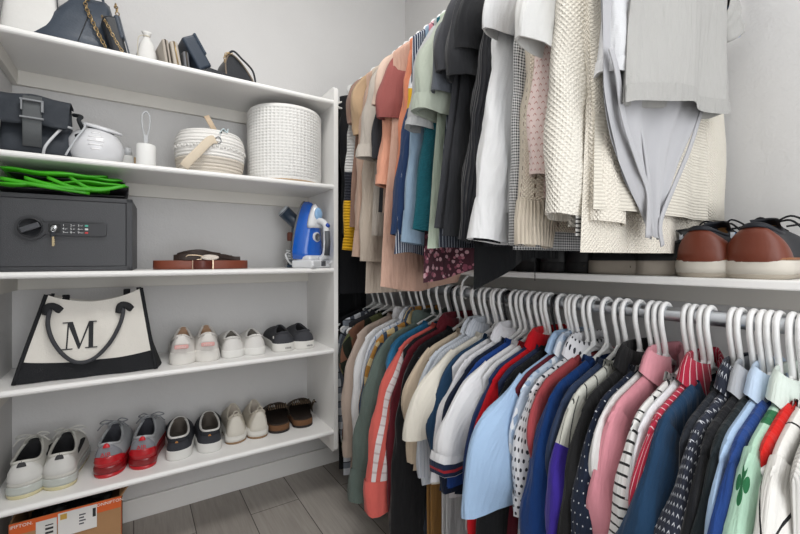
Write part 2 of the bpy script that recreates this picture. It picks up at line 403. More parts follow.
# ================================================================ garments
def zsh(x):                       # shoulder line of a hung garment, below the rod
    ax = abs(x)
    return -.0835-.345*ax-1.0*max(0, ax-.17)**1.3
SKINNY = simple('shirt button', 'e8e6df', .3)
def garment(y, zr, name, label, cat, mat, group, hem=.70, wid=.215, flare=.02, t=.008, fold=.005, nw=.075, nd=.05,
            sl=None, smat=None, sa=(.092, .066, .045), sb=.018, cuff=None, cmat=None, collar='crew', colmat=None,
            hk='white', hl=None, rz=0, seed=0, hemtilt=0, slim=0, rsl=True, placket=False, hemmat=None, xin=0, hemvar=0, strap=False, nosleeve_arm=.03, tilt=0):
    """one top on its hanger. sl = (x_end, dy, z_end) of the sleeve on the room side, all relative to the hanger"""
    rnd = random.Random(seed*7.3+y*100)
    if hl: hanger(y, zr, rz, hk, hl, ('hangers on the lower rod' if zr < H else 'hangers on the upper rod'), tilt)
    root = thing(name, label, cat, (XROD, y, zr), rz, group); root.rotation_euler = (0, tilt, rz)
    smat = smat or mat; cmat = cmat or smat; colmat = colmat or mat
    ph = [rnd.uniform(0, 6.28) for _ in range(6)]; ks = [rnd.uniform(14, 20), rnd.uniform(28, 38), rnd.uniform(50, 62)]
    VV = [0, .004, .012, .03, .06, .1, .15, .21, .28, .35, .43, .51, .59, .67, .75, .83, .91, 1.0]
    NU, NV = 36, len([0]*18)-1
    def ztop(x, front):
        z = zsh(x)
        if abs(x) < nw: z = zsh(nw)-(nd if front else .012)*(1-(x/nw)**2)**.6
        return z
    def pt(i, j, sgn):
        u = -1+2*i/NU; v = VV[j]
        W = wid*.99+(flare+.01)*v-.010*sin(pi*min(1, v*1.6))
        x = u*W
        zt = ztop(x, sgn < 0); zb = -hem+hemvar*sin(u*5+ph[0])+hemtilt*u*abs(u)
        if zr > H+.3:                    # cloth bunches on the shoe shelf instead of passing it
            q_ = max(0, min(1, (x+xin*v-.0)/.02)); lim = ZS+.004-zr
            if zb < lim: zb = zb+(lim-zb)*q_
        z = zt+(zb-zt)*v
        dep = zt-z
        edge = sqrt(max(0, 1-u**8)); th0 = .0086*edge*sqrt(min(1, dep/.010))
        th = th0+(t-.004)*sqrt(max(0, 1-u*u))*min(1, v*5)
        if abs(x) < nw: th = max(th, .009)
        A = fold*min(1, v*1.5+.05)
        fy = A*(sin(ks[0]*x+ph[1]+v*1.2)+.6*sin(ks[1]*x+ph[2]-v*1.5)+.3*sin(ks[2]*x+ph[3]+v))
        return Vector((x+xin*v, sgn*th+fy, z)), (x+.5, zsh(0)-z)
    g = G()
    for sgn in (-1, 1):
        rows, uvs = [], []
        for j in range(NV+1):
            r_ = [pt(i, j, sgn) for i in range(NU+1)]; rows.append([a for a, b in r_]); uvs.append([b for a, b in r_])
        g.rows(rows, uvs, flip=sgn > 0)
    # closed hem strip turned inwards so cloth has body
    body = g.build('body', mat, root)
    if hemmat:
        g = G()
        for sgn in (-1, 1):
            rows = []
            for k in (0, 1):
                rr_ = []
                for i in range(NU+1):
                    a, _ = pt(i, NV, sgn); b_, _ = pt(i, NV-1, sgn)
                    p = a+(b_-a)*(.9*(1-k)); rr_.append(p+Vector((0, sgn*.0016, -.0015*k)))
                rows.append(rr_)
            g.rows(rows, [[(i*.012, k*.03) for i in range(NU+1)] for k in (0, 1)], flip=sgn > 0)
        g.build('hem_band', hemmat, root)
    # sleeves
    def sleeve(side, sp, full):
        xe, dy, ze = sp
        sl_ = slim*min(1, max(0, (ze-.4)/.2)); P0 = Vector((side*(wid-.085-.012*sl_), 0, -.222)); Pe = Vector((side*abs(xe), dy, -ze))
        lenz = ze-.225
        P1 = Vector((side*(wid-.045*sl_), dy*.1, -.222-min(.065, lenz*.35)))
        P2 = Vector((side*(abs(xe)+.002-(.022+.35*max(0, abs(xe)-wid))*sl_), dy*.7, -.222-lenz*.5))
        pts = bez([P0, P1, P2, Pe], 20); n = len(pts); S = 18
        rows, uvs = [], []; L = 0
        T = [(pts[min(i+1, n-1)]-pts[max(i-1, 0)]).normalized() for i in range(n)]
        pk = [rnd.uniform(0, 6.28) for _ in range(4)]; lng = (Pe-P0).length
        for i in range(n):
            if i: L += (pts[i]-pts[i-1]).length
            s_ = i/(n-1)
            a = sa[0]+(sa[1]-sa[0])*min(1, s_*2) if s_ < .5 else sa[1]+(sa[2]-sa[1])*(s_-.5)*2
            b = max(.0105, sb*(.55)) if s_ < .06 else sb*(.55+.6*min(1, s_*2.5)) if s_ < .8 else sb*(1.15-.2*(s_-.8)*5)
            Ti = T[i]; nn = Vector((-Ti.z*1.0, 0, Ti.x)).normalized()*(-side if Ti.z > 0 else 1)
            if nn.x*side < 0: nn = -nn
            row, uvr = [], []
            for q in range(S):
                fi = 2*pi*q/S; cx, sy_ = cos(fi), sin(fi)
                wr = 1+(.07*sin(3*fi+pk[0]+s_*5)+.05*sin(5*fi+pk[3]-s_*4)+.05*sin(s_*lng*48+pk[1]+2*fi))*min(1, s_*3)
                row.append(pts[i]+nn*(a*cx*wr)+Vector((0, 1, 0))*(b*sy_*(wr+.22*sin(s_*lng*34+pk[2]+3*cx))))
                ca = min(q, S-q)/(S/2); uvr.append(((1 if q <= S/2 else -1)*(a+.25*b)*(ca*2) , L+.09))
            rows.append(row); uvs.append(uvr)
        # tuck the end back inside so the opening has thickness and depth
        c0 = pts[-1]; last = rows[-1]
        inn = [c0+(p-c0)*.9 for p in last]; inn2 = [c0+(p-c0)*.82-T[-1]*.05 for p in last]
        g = G(); g.rows(rows, uvs, closed=True, flip=(side < 0)); g.rows([last, inn], [uvs[-1]]*2, closed=True, flip=(side < 0)); g.rows([inn, inn2], [uvs[-1]]*2, closed=True, cap1=True, flip=(side < 0))
        so = g.build('sleeve', smat, root)
        if cuff and full:
            k0 = max(1, n-1-int(round(cuff/ (lng/(n-1)))))
            cc = []; cu = []
            for i in range(k0, n):
                cen = pts[i]; cc.append([cen+(p-cen)*(1.11 if i != k0 else 1.06)+T[i]*(.002 if i == n-1 else 0) for p in rows[i]]); cu.append(uvs[i])
            g = G(); g.rows(cc, cu, closed=True, flip=(side < 0)); g.rows([cc[-1], [pts[-1]+(p-pts[-1])*.88 for p in rows[-1]]], [uvs[-1]]*2, closed=True, flip=(side < 0)); g.build('cuff', cmat, so)
        return so
    if sl:
        sleeve(-1, sl, True)
        if rsl: sleeve(1, (min(abs(sl[0]), .262), -sl[1]*.3, sl[2]), False)
    # neckline
    fr_, bk = [], []
    for k in range(13):
        x = -nw+2*nw*k/12
        fr_.append(Vector((x, -max(.008, t)*sqrt(max(0.02, 1-(x/nw)**2))**.3*.9, ztop(x*.999, True)))); bk.append(Vector((x, max(.008, t)*.9, ztop(x*.999, False))))
    if collar == 'crew':
        g = G(); g.tube(fr_+bk[::-1], .006, 8, cap=False, flat=(.009, .003), up=(0, 0, 1)); g.build('neckband', colmat, root)
    elif collar == 'thin':
        g = G(); g.tube(fr_, .003, 6); g.tube(bk, .003, 6); g.build('neckband', colmat, root)
    elif collar == 'shirt':
        g = G(); rows, uvs = [], []
        loop = [Vector((x_, y_, z_)) for x_, y_, z_ in []]
        N = 24
        for h, out in ((-.012, 1.0), (.012, .86), (.026, .84), (.030, .95), (.014, 1.22), (-.012, 1.42)):
            row = []
            for k in range(N+1):
                a = -pi/2+.22+(2*pi-.44)*k/N
                x = cos(a)*nw*.92*out; yy = sin(a)*.017*out
                base_ = zsh(nw*.9)+.012-(.03 if yy < 0 else .0)*abs(yy)/.017*.7
                point = -.02*math.exp(-((min(k, N-k))/2.2)**2) if out > 1.1 else 0
                row.append(Vector((x, yy, base_+h+point)))
            rows.append(row); uvs.append([(k*.012, out*.05) for k in range(N+1)])
        g.rows(rows, uvs); g.build('collar', colmat, root)
    elif collar == 'hood':
        g = G(); rows = []; uvs = []
        for h, w_, d_, zc in ((0, nw*1.0, .012, .018), (.2, nw*1.12, .026, .018), (.5, nw*1.15, .036, -.01), (.8, nw*.95, .034, -.06), (1, nw*.5, .02, -.13)):
            rows.append([Vector((cos(a)*w_, .010+sin(a)*d_*.6+.012*h, zsh(nw)+.012+zc-.010*sin(3*a))) for a in [2*pi*k/20 for k in range(20)]])
            uvs.append([(k*.012, h*.2) for k in range(20)])
        g.rows(rows, uvs, closed=True, cap1=True); g.build('hood', colmat, root)
    elif collar == 'straps':
        g = G()
        for s_ in (-1, 1):
            g.tube([(s_*nw*1.2, 0, -.25), (s_*nw*1.2, -.004, -.17), (s_*nw*1.15, 0, zsh(nw*1.15)+.004), (s_*nw*1.2, .006, -.17)], .003, 6, flat=(.004, .0015), up=(1, 0, 0))
        g.build('strap', colmat, root)
    if placket:
        g = G(); n_ = 7
        rows = []
        cl = []
        for j in range(NV+1):
            a, _ = pt(NU//2, j, -1); cl.append(a)
        cl[0].z = ztop(0, True)
        g.tube([p+Vector((0, -.003, 0)) for p in cl], .01, flat=(.013, .0012), up=(1, 0, 0)); g.build('button_placket', colmat, root)
        bt = G()
        for k in range(n_):
            p = cl[int(1+k*(NV-2)/n_)]; bt.lathe([(.0001, 0), (.005, 0), (.005, .0015), (.0001, .002)], 10, M=Matrix.Translation(p+Vector((0, -.0045, 0))) @ Matrix.Rotation(R(90), 4, 'X'))
        b_ = bt.build('buttons', SKINNY, root)
    return root
def folded_trousers(y, label, mat, hem, x0, x1, hl, seed, dy=0):
    """trousers folded over the bar of a hanger"""
    root = thing('trousers', label, 'trousers', (XROD, y, ZL), 0, 'clothes on the lower rod')
    hanger(y, ZL, 0, 'white', hl, 'hangers on the lower rod')
    rnd = random.Random(seed); ph = [rnd.uniform(0, 6) for _ in range(3)]
    for nm, s_, hh in (('front_leg', -1, hem), ('back_leg', 1, hem-.03)):
        rows, uvs = [], []
        for j in range(15):
            v = j/14; z = -.19-(hh-.19)*v; row = []; uvr = []
            for i in range(25):
                a = 2*pi*i/24; x = (x0+x1)/2+cos(a)*(x1-x0)/2*(1-.04*v)
                yy = s_*(.009-.004*(1-min(1, v*6)))+sin(a)*.006+.004*sin(x*26+ph[0]+v*2)+dy*v
                row.append(Vector((x, yy, z))); uvr.append((x, v*.6))
            rows.append(row); uvs.append(uvr)
        g = G(); g.rows(rows, uvs, cap0=False, cap1=True); g.build(nm, mat, root)
    g = G(); g.tube([(x0+.005, -.006, -.196), (x0+.005, -.006, -.188), (x0+.005, 0, -.184), (x0+.005, .006, -.188)], .001, 6)
    rows = []
    for a in range(9):
        an = pi*a/8; rows.append([Vector((x, -.015*cos(an), -.193+.009*sin(an))) for x in (x0, (x0+x1)/2, x1)])
    g = G(); g.rows(rows, [[(0, a*.01), (.05, a*.01), (.1, a*.01)] for a in range(9)]); g.build('fold', mat, root)
    return root
# ---------------------------------------------------------------- lower rod, near to far
def Yrod(px):
    a, b = ray(px); return XROD*b/a
def slv(hy, px, py, ze=None, zr=ZL, w=.05, xo=None, t0=-.055):
    """sleeve end from the pixel of its left edge: x offset from hanger, dy, z below rod"""
    a, b = ray(px)
    X = xo if xo else max(.575 if hy < 1.45 else .73, min(.705 if hy < 1.45 else .76, (hy+0.0)*a/b))
    p = onX(px, py, X)
    dy = max(-.10, min(.10, p.y-hy))
    z = ze if ze else zr-p.z
    return (XROD-(X+w*.9), dy, z)
GL = 'clothes on the lower rod'
# (hook px, name, category, short phrase for hanger, label, material, sleeve(left px, py, z below rod or None), options)
F = fabric
NAVY, BLACK, WHITE = '1c2942', '17181b', 'e9e9ea'
LOW = [
 (835, 'sweater', 'sweater', 'grey patterned sweater', 'pale grey knit sweater nearest the camera on the lower rod', F('c9c7c2', ('rib', .006)), None, dict(hem=.62, collar='crew')),
 (816, 'sweater', 'sweater', 'white black-lined sweater', 'chunky white sweater crossed by thin black diagonal lines beside the red top', F('dcdad5', [('dstripe', '1d1d1f', .115, .006, .75), ('dstripe', '1d1d1f', .17, .005, -.9)]), (768, 490, .64), dict(fold=.006, cuff=.05, sb=.03)),
 (803, 'sweatshirt', 'shirt', 'bright red top', 'bright red top squeezed between mint and white sweaters', F('c8211c'), None, dict(wid=.195, flare=0)),
 (793, 'sweatshirt', 'shirt', 'mint shamrock sweatshirt', 'mint green sweatshirt printed with dark green shamrocks and pale cuffed neck', F('a9cbb5', ('clover', '2c6b45', .085, .021)), (729, 480, .64), dict(collar='shirt', colmat=F('c9d3cb'), sb=.034, extra='clover')),
 (780, 'sweater', 'sweater', 'royal blue sweater beside mint', 'royal blue sweater hanging directly left of the mint shamrock sweatshirt', F('1f3a73', ('heather', '2b4d8e', 30, .5)), (707, 480, .64), dict(sb=.018)),
 (771, 'dress_shirt', 'shirt', 'light blue collared shirt', 'light blue shirt with soft turned collar beside the royal blue sweater', F('a3bcd8'), (711, 480, .60), dict(collar='shirt', sb=.014, colmat=F('b9cbe0'))),
 (763, 'hoodie', 'hoodie', 'black-green hoodie', 'very dark green-black plain hoodie left of the light blue shirt', F('1d2427'), (692, 480, .64), dict(collar='crew', sb=.018)),
 (754, 'dress', 'dress', 'black dress with grey collar', 'black dress with soft heather grey collar right of the navy print', F('1a1b1e'), (681, 480, .62), dict(collar='shirt', colmat=F('a8abb0'), sb=.016)),
 (741.5, 'dress_shirt', 'shirt', 'navy print shirt', 'charcoal navy shirt scattered with tiny white v-shaped marks', F('282c38', ('vees', 'c3c6cc', .011)), (652, 490, .66), dict(sb=.026, collar='shirt')),
 (734, 't_shirt', 'shirt', 'dark tee behind print', 'dark charcoal tee hidden behind the navy v-print shirt', F('23262c'), None, dict(hem=.6)),
 (711, 'sweater', 'sweater', 'teal blue sweater', 'smooth teal-navy crew sweater between red stripes and navy print shirt', F('1e3a56'), (616, 500, .66), dict(sb=.034, fold=.006, xo=.60)),
 (704, 'blouse', 'shirt', 'red striped blouse', 'crimson blouse with fine white diagonal stripes left of the teal sweater', F('a92a40', ('dstripe', 'd9b9bd', .016, .0022, -.5)), (650, 430, .40), dict(sb=.02, sa=(.092, .08, .06), collar='shirt')),
 (695, 't_shirt', 'shirt', 'plain white tee beside stripes', 'plain white tee showing a thin edge left of the crimson stripes', F('dcdcdf'), (641, 440, .44), dict(sb=.012, sa=(.09, .08, .075))),
 (688, 'sweater', 'sweater', 'white chevron sweater', 'white sweater with black chevron yoke and thin black stripes below', F('e0dfdc', ('bands', [])), (618, 490, .62), dict(sb=.020, smat=F('dedddb', ('hstripe', '2a2a2c', .0125, .003)), mat2=F('dddcd9', ('chevron', '2a2a2c', .026, .005, .06)))),
 (666, 'jacket', 'jacket', 'pink jacket', 'dusty pink jacket with a seamed shoulder between dots and chevrons', F('d4909a', ('heather', 'c27c88', 40, .5)), (605, 500, .66), dict(sb=.026, collar='shirt', colmat=F('d8959f'), cuff=.06)),
 (659, 't_shirt', 'shirt', 'white tee beside pink', 'white tee peeking out just left of the pink jacket collar', F('d8d6d4'), (601, 425, .36), dict(sb=.012, sa=(.09, .08, .075))),
 (652, 'blouse', 'blouse', 'navy dotted blouse', 'navy blouse with small white polka dots beside the pink jacket', F('1d2536', ('dots', 'c9ccd2', .0155, .0014)), (577, 515, .66), dict(sb=.026)),
 (640, 'jacket', 'jacket', 'black jacket', 'plain black jacket between the purple sleeve and the dotted blouse', F('1e1e1f'), (563, 500, .66), dict(sb=.022, collar='shirt')),
 (627, 'sweater', 'sweater', 'purple sweater with windowpane yoke', 'sweater with cream windowpane shoulders and bright purple lower sleeves', F('c9c9c0', ('dstripe', '3c3e3c', .032, .003, .25)), (553, 500, .66), dict(sb=.026, smat=F('c6c6bc', [('dstripe', '3c3e3c', .032, .003, .25), ('bands', [(.16, 2, '3b2a8c')])]))),
 (619, 't_shirt', 'shirt', 'slate navy tee', 'slate navy tee edge between royal blue sweater and windowpane shoulders', F('2c3850'), (560, 420, .40), dict(sb=.01)),
 (607, 'sweater', 'sweater', 'deep royal blue sweater', 'deep royal blue velvety sweater right of the dark-dotted white blouse', F('0f2c5c', ('heather', '16407c', 30, .6)), (530, 505, .66), dict(sb=.032, fold=.008, t=.012)),
 (594, 't_shirt', 'shirt', 'dusty red tee', 'dusty red tee edge between white spotted blouse and royal sweater', F('9c4347'), (547, 400, .36), dict(sb=.012)),
 (588, 'blouse', 'blouse', 'white spotted blouse', 'white blouse with small charcoal clover spots and long narrow sleeve', F('d9d9dc', ('dots', '2e3038', .0135, .0032)), (518, 512, None), dict(sb=.020, sa=(.092, .058, .052), cuff=.03, collar='shirt')),
 (579, 'blouse', 'blouse', 'pale blue floral shirt', 'pale blue and white faded floral shirt left of the spotted blouse', F('b9c6d6', ('floral', ['8fa3bd', 'dfe3e8'], 60, .8, .5)), (520, 440, .42), dict(sb=.012, collar='shirt')),
 (574, 't_shirt', 'shirt', 'maroon tee', 'dark maroon tee nearly hidden behind the pale blue shirts', F('5e1f2a'), None, dict(hem=.62)),
 (571, 'dress_shirt', 'shirt', 'sky blue dress shirt', 'sky blue dress shirt whose wide short sleeve reaches low beside red', F('9fbad8'), (466, 517, None), dict(sb=.026, sa=(.098, .105, .1), collar='shirt', xo=.575)),
 (562, 'jacket', 'jacket', 'black jacket behind red polo', 'black jacket mostly hidden between red polo and sky blue shirt', F('18191b'), (480, 505, .66), dict(sb=.018)),
 (556, 't_shirt', 'shirt', 'navy tee', 'navy tee barely visible just right of the red polo', F('28304a'), None, dict(hem=.5, hk='black')),
 (550, 'polo_shirt', 'shirt', 'red polo shirt', 'bright red polo shirt in the middle of the lower rod', F('b9141f'), (472, 470, .56), dict(sb=.020, collar='shirt', sa=(.092, .07, .06))),
 (546, 't_shirt', 'shirt', 'navy blue tee', 'navy blue tee edge directly left of the red polo', F('27375f'), (468, 425, .42), dict(sb=.012)),
 (540, 't_shirt', 'shirt', 'small red-white tee', 'white tee with red collar wedged left of the navy tee', F('d6d6d8'), None, dict(hem=.55, colmat=F('b3222e'))),
 (533, 'polo_shirt', 'shirt', 'white trimmed polo', 'white short sleeved polo edged with navy and red at the sleeve', F('dfdfe1'), (438, 472, None), dict(hem=.55, sb=.03, sa=(.094, .088, .082), cuff=.03, extra='trim')),
 (526, 'polo_shirt', 'shirt', 'cobalt polo', 'cobalt blue polo edge left of the navy-trimmed white polo', F('22468c'), (447, 440, .44), dict(hem=.48, sb=.012, sa=(.092, .08, .08))),
 (521, 'polo_shirt', 'shirt', 'dark navy polo', 'dark navy polo shirt between cobalt and white sleeves', F('1b2438'), (442, 445, .46), dict(hem=.48, sb=.014, sa=(.092, .08, .08))),
 (515, 'dress_shirt', 'shirt', 'crisp white dress shirt', 'crisp white dress shirt left of the dark navy polo', F('dedee2'), (436, 438, .44), dict(hem=.5, sb=.018, sa=(.094, .085, .08), collar='shirt')),
 (508, 't_shirt', 'shirt', 'white vest', 'thin white vest tucked behind the crisp dress shirt', F('d9d9dc'), None, dict(hem=.5, hk='black')),
 (504, 'sweater', 'sweater', 'steel navy sweater', 'steel navy sweater amid the white tops left of centre', F('24405c'), (433, 395, .40), dict(hem=.5, sb=.018, sa=(.092, .08, .07))),
 (489, 'dress_shirt', 'shirt', 'pale striped shirt', 'pale grey shirt with faint fine stripes beside the cream tee', F('c9ced6', ('vstripe', 'b2bac6', .008, .002)), (422, 475, None), dict(hem=.50, sb=.018, sa=(.094, .085, .08), collar='shirt', placket=True)),
 (484, 'dress_shirt', 'shirt', 'bluish white shirt', 'bluish white shirt crumpled below the cream tee sleeve', F('cdd3db'), (425, 482, None), dict(hem=.50, sb=.016, sa=(.094, .085, .08), collar='shirt')),
 (496, 't_shirt', 'shirt', 'cream tee', 'cream heavy cotton tee with wide sleeve beside the long black coat', F('ddd8cc'), (409, 440, None), dict(sb=.03, sa=(.096, .090, .09), fold=.006, hem=.5)),
 (476, 't_shirt', 'shirt', 'sand beige tee', 'sand beige tee with hem folds showing below the cream tee', F('c9b8a2'), (410, 462, None), dict(hem=.5, sb=.018, sa=(.096, .088, .084))),
 (466, 'coat', 'coat', 'long black coat', 'long plain black coat right of the coral striped jacket', F('19191b'), (395, 500, .74), dict(hem=.80, sb=.026, sa=(.092, .07, .058), fold=.007)),
 (459, 'jacket', 'jacket', 'maroon jacket', 'dark maroon jacket whose collar shows behind the black coat', F('5d1d26'), (392, 500, .78), dict(hem=.82, sb=.012, collar='shirt')),
 (455, 'coat', 'coat', 'black zip coat', 'black coat tucked between the maroon collar and coral jacket', F('1f2023'), None, dict(hem=.80, hk='black')),
 (450, 'track_jacket', 'jacket', 'coral jacket', 'coral pink track jacket with three white stripes down the sleeve', F('d8685f', ('heather', 'c75a54', 50, .5)), (368, 512, None), dict(sb=.034, sa=(.092, .07, .068), cuff=.07, extra='stripes', fold=.006)),
 (441, 't_shirt', 'shirt', 'peacock blue tee', 'peacock blue tee between sage hoodie and coral jacket shoulders', F('2f6f98'), (405, 350, .28), dict(sb=.012, hem=.55, sa=(.09, .07, .06))),
 (433, 'hoodie', 'hoodie', 'sage green hoodie', 'sage green hoodie with long cuffed sleeve reaching down near the floor', F('5f6c66', ('heather', '525f5a', 50, .4)), (355, 500, None), dict(sb=.034, sa=(.092, .072, .062), cuff=.06, collar='hood', fold=.006)),
 (425, 'flannel_shirt', 'shirt', 'mustard plaid shirt', 'mustard brown and blue plaid shirt left of the sage hoodie', F('a87a3c', [('hstripe', 'cbb588', .05, .02), ('vstripe', '3d4a5c', .045, .014)]), (364, 440, .70), dict(sb=.014, collar='shirt')),
 (420, 'dress_shirt', 'shirt', 'white blue-striped shirt', 'white shirt with sparse blue stripes beside the mustard plaid', F('cfd3da', ('vstripe', '7f93b4', .03, .004)), (368, 400, .6), dict(sb=.012, collar='shirt')),
 (413, 'hoodie', 'hoodie', 'white hoodie', 'white hoodie with long sleeve hanging beside the beige sweatshirt', F('dcdcdd'), (355, 470, None), dict(sb=.020, sa=(.09, .062, .05), collar='hood', fold=.006)),
 (404, 'sweatshirt', 'sweatshirt', 'beige sweatshirt', 'warm beige drop-shoulder sweatshirt nearest the white shelf side panel', F('b5a498'), (346, 455, None), dict(sb=.022, sa=(.088, .062, .05), cuff=.05, fold=.006)),
 (394, 'jacket', 'jacket', 'camouflage jacket', 'dark camouflage jacket behind the beige sweatshirt at the far end', F('3c3a2c', ('camo', ['20241c', '6b4a3a', '565a3c'], 22, 1.0)), (352, 400, .5), dict(sb=.016, hem=.62)),
 (387, 'jacket', 'jacket', 'dark grey jacket', 'dark grey jacket near the far end of the lower rod', F('2c2d31'), None, dict(hem=.7, wid=.185, flare=-.015)),
 (380, 'flannel_shirt', 'shirt', 'grey plaid flannel', 'grey white and black plaid flannel beside the shelf side panel', F('c9ccd2', [('hstripe', '7b828c', .06, .028), ('vstripe', '4a4f58', .05, .02), ('hstripe', '2b2e34', .06, .004)]), (344, 455, None), dict(sb=.018, hem=.8, wid=.185, flare=-.015)),
 (374, 'coat', 'coat', 'black winter coat', 'black winter coat at the very back corner of the lower rod', F('151618'), (341, 470, .72), dict(hem=.8, sb=.02, wid=.18, flare=-.015)),
]
def near_top(y, zr, spec, i, group):
    px, name, cat, short, label, mat, sp, o = spec
    o = dict(o); extra = o.pop('extra', None); mat2 = o.pop('mat2', None); xo = o.pop('xo', None)
    if sp: o['sl'] = slv(y, sp[0], sp[1], sp[2], zr, (o.get('sa', (.09, .066, .045))[2]), xo)
    if mat2: o['smat'] = o.get('smat', mat)
    hk = o.get('hk', 'white')
    word = {'white': 'white plastic', 'black': 'slim black', 'blue': 'bright blue plastic', 'grey': 'grey plastic'}[hk]
    r = garment(y, zr, name, label, cat, mat2 or mat, group, seed=i, hl='%s hanger holding the %s' % (word, short), **o)
    return r, extra
GARM = {}
for i, sp in enumerate(LOW):
    y = Yrod(sp[0]); root, extra = near_top(y, ZL, sp, i, GL)
    GARM[sp[3]] = root
    slo = [c for c in root.children if c.name.startswith('sleeve')]
    if extra == 'stripes':       # three white bands laid along the outer sleeve
        me = slo[0].data; S = 18; n = 21
        for q0 in (-1.5, 0, 1.5):
            g = G(); rows = []; uvs = []
            for r_ in range(0, n-3):
                base = [Vector(me.vertices[r_*S+k].co) for k in range(S)]; cen = sum(base, Vector())/S
                def P(q):
                    q = q % S; a = int(q); f_ = q-a; p = base[a].lerp(base[(a+1) % S], f_); return p+(p-cen).normalized()*.0022
                rows.append([P(14.6+q0-.42), P(14.6+q0), P(14.6+q0+.42)]); uvs.append([(0, r_*.02), (.01, r_*.02), (.02, r_*.02)])
            g.rows(rows, uvs); g.build('stripe', F('e2d9d9', ('hstripe', 'cdb9ba', .02, .004)), slo[0])
    if extra == 'trim':
        me = slo[0].data; S = 18
        for r_, c_, f0, f1 in ((18, '1f2a44', .1, .9), (19, 'a52a34', -.1, .35), (19, '1f2a44', .35, .95)):
            base = [Vector(me.vertices[r_*S+k].co) for k in range(S)]; cen = sum(base, Vector())/S
            nxt = [Vector(me.vertices[(r_+1)*S+k].co) for k in range(S)]
            g = G(); g.rows([[cen+(p.lerp(q, f0)-cen)*1.125 for p, q in zip(base, nxt)], [cen+(p.lerp(q, f1)-cen)*1.125 for p, q in zip(base, nxt)]], None, closed=True, flip=True)
            g.build('trim_band', F(c_), slo[0])
folded_trousers(.965, 'khaki brown trousers folded under the beige tee', F('9c7442'), .84, -.20, .12, 'white plastic hanger carrying the khaki brown trousers', 3)
folded_trousers(.875, 'white trousers folded below the navy-trimmed polo', F('cfcfd1'), .82, -.215, .13, 'white plastic hanger carrying the folded white trousers', 5)
folded_trousers(1.015, 'faded slate jeans folded behind the khaki trousers', F('4a525e'), .82, -.20, .13, 'white plastic hanger carrying the faded slate jeans', 8)
# ================================================================ upper rod, far to near
GU = 'clothes on the upper rod'
CREAM = 'e5e0d5'
def UP(i, Y, name, cat, short, label, mat, sp, hemrel, **o):
    """sp = (left px, end py) of the room-side sleeve; hemrel = hem height relative to the eye"""
    o['hem'] = (ZU-H)-hemrel
    zr = ZU-o.pop('drop', 0)
    if sp:
        o.setdefault('sa', (.086, .06, .047)); w_ = o['sa'][2]
        a, b = ray(sp[0]); X = o.pop('xo', None) or max(.585, min(.745, Y*a/b)); p = onX(sp[0], sp[1], X)
        dy = max(-.05, min(.05, p.y-Y)); o['sl'] = (XROD-(X+w_*.9), dy, zr-p.z)
    o.setdefault('slim', 1)
    hk = o.get('hk', 'white'); word = {'white': 'white plastic', 'black': 'slim black', 'blue': 'bright blue plastic', 'grey': 'grey plastic'}[hk]
    return garment(Y, zr, name, label, cat, mat, GU, seed=100+i, hl=None if o.pop('nohang', 0) else '%s hanger holding the %s' % (word, short), **o)
SS = (.086, .078, .08)      # short sleeve widths
UP(0, 1.74, 'dress', 'dress', 'long black dress', 'long black dress hanging in the far corner behind the shelf side panel', F('18191b'), None, -.62, wid=.175, flare=-.01, fold=.012)
UP(1, 1.62, 'cardigan', 'cardigan', 'long charcoal cardigan', 'long charcoal cardigan in the far corner beside the black dress', F('232427'), (343, 235), -.15, sb=.02, wid=.18, flare=-.01, xo=.75)
UP(2, 1.44, 'sweater', 'sweater', 'color block sweater', 'knit sweater sleeve banded white, charcoal and mustard yellow near the side panel', F('d0d0cf', [('bands', [(0, .2, 'c9a23a'), (.39, .50, '2a2c34'), (.50, 2, 'd3a11f')]), ('hrib', .011)]), (345, 250), .1, sb=.022, cuff=.04)
UP(3, 1.395, 't_shirt', 'shirt', 'taupe tee', 'taupe brown tee with wide sleeve near the far corner', F('94786a'), (351, 122), .12, sb=.03, sa=SS)
UP(4, 1.355, 't_shirt', 'shirt', 'tan corduroy tee', 'tan open-sleeved corduroy tee tucked beside the taupe tee', F('b59a7c'), (357, 134), .1, sb=.028, sa=SS)
UP(5, 1.315, 'sweatshirt', 'sweatshirt', 'blush tan sweatshirt', 'blush tan sweatshirt with long ribbed cuff on the upper rod', F('b99d8c'), (356, 257), .06, sb=.034, sa=(.09, .066, .056), cuff=.05, fold=.007)
UP(6, 1.27, 'cardigan', 'cardigan', 'oatmeal cardigan', 'oatmeal cardigan hanging low beneath the blush sleeve', F('bdb0a2'), (362, 262), -.12, sb=.018, sa=(.09, .07, .06))
UP(7, 1.22, 'blouse', 'blouse', 'light linen blouse', 'pale grey linen blouse with turned short sleeve', F('bfb7ad', ('heather', 'a9a199', 60, .5)), (363, 158), .08, sb=.036, sa=(.092, .08, .07), cuff=.03, collar='shirt', fold=.009)
UP(8, 1.175, 't_shirt', 'shirt', 'charcoal tee', 'charcoal tee hem showing between linen and peach garments', F('36373b'), (375, 160), .155, sb=.012, sa=SS)
UP(9, 1.14, 't_shirt', 'shirt', 'light beige tee', 'light beige tee at shoulder height before the brick mauve tee', F('cdb6a6'), (376, 104), .15, sb=.022, sa=SS)
UP(10, 1.115, 't_shirt', 'shirt', 'peach tee', 'peach tee with elbow-length rolled sleeve', F('da9d83'), (378, 186), .15, sb=.022, sa=(.09, .08, .07), cuff=.02)
UP(11, 1.09, 't_shirt', 'shirt', 'brick mauve tee', 'brick mauve tee with draped sleeve', F('935450'), (381, 118), .15, sb=.03, sa=SS)
UP(12, 1.075, 'tunic', 'tunic', 'sand pink tunic', 'long sand pink tunic reaching below the shoe shelf', F('c6a392', ('heather', 'b8927f', 50, .5)), None, -.09, wid=.25, flare=.04, fold=.009, hemvar=.012)
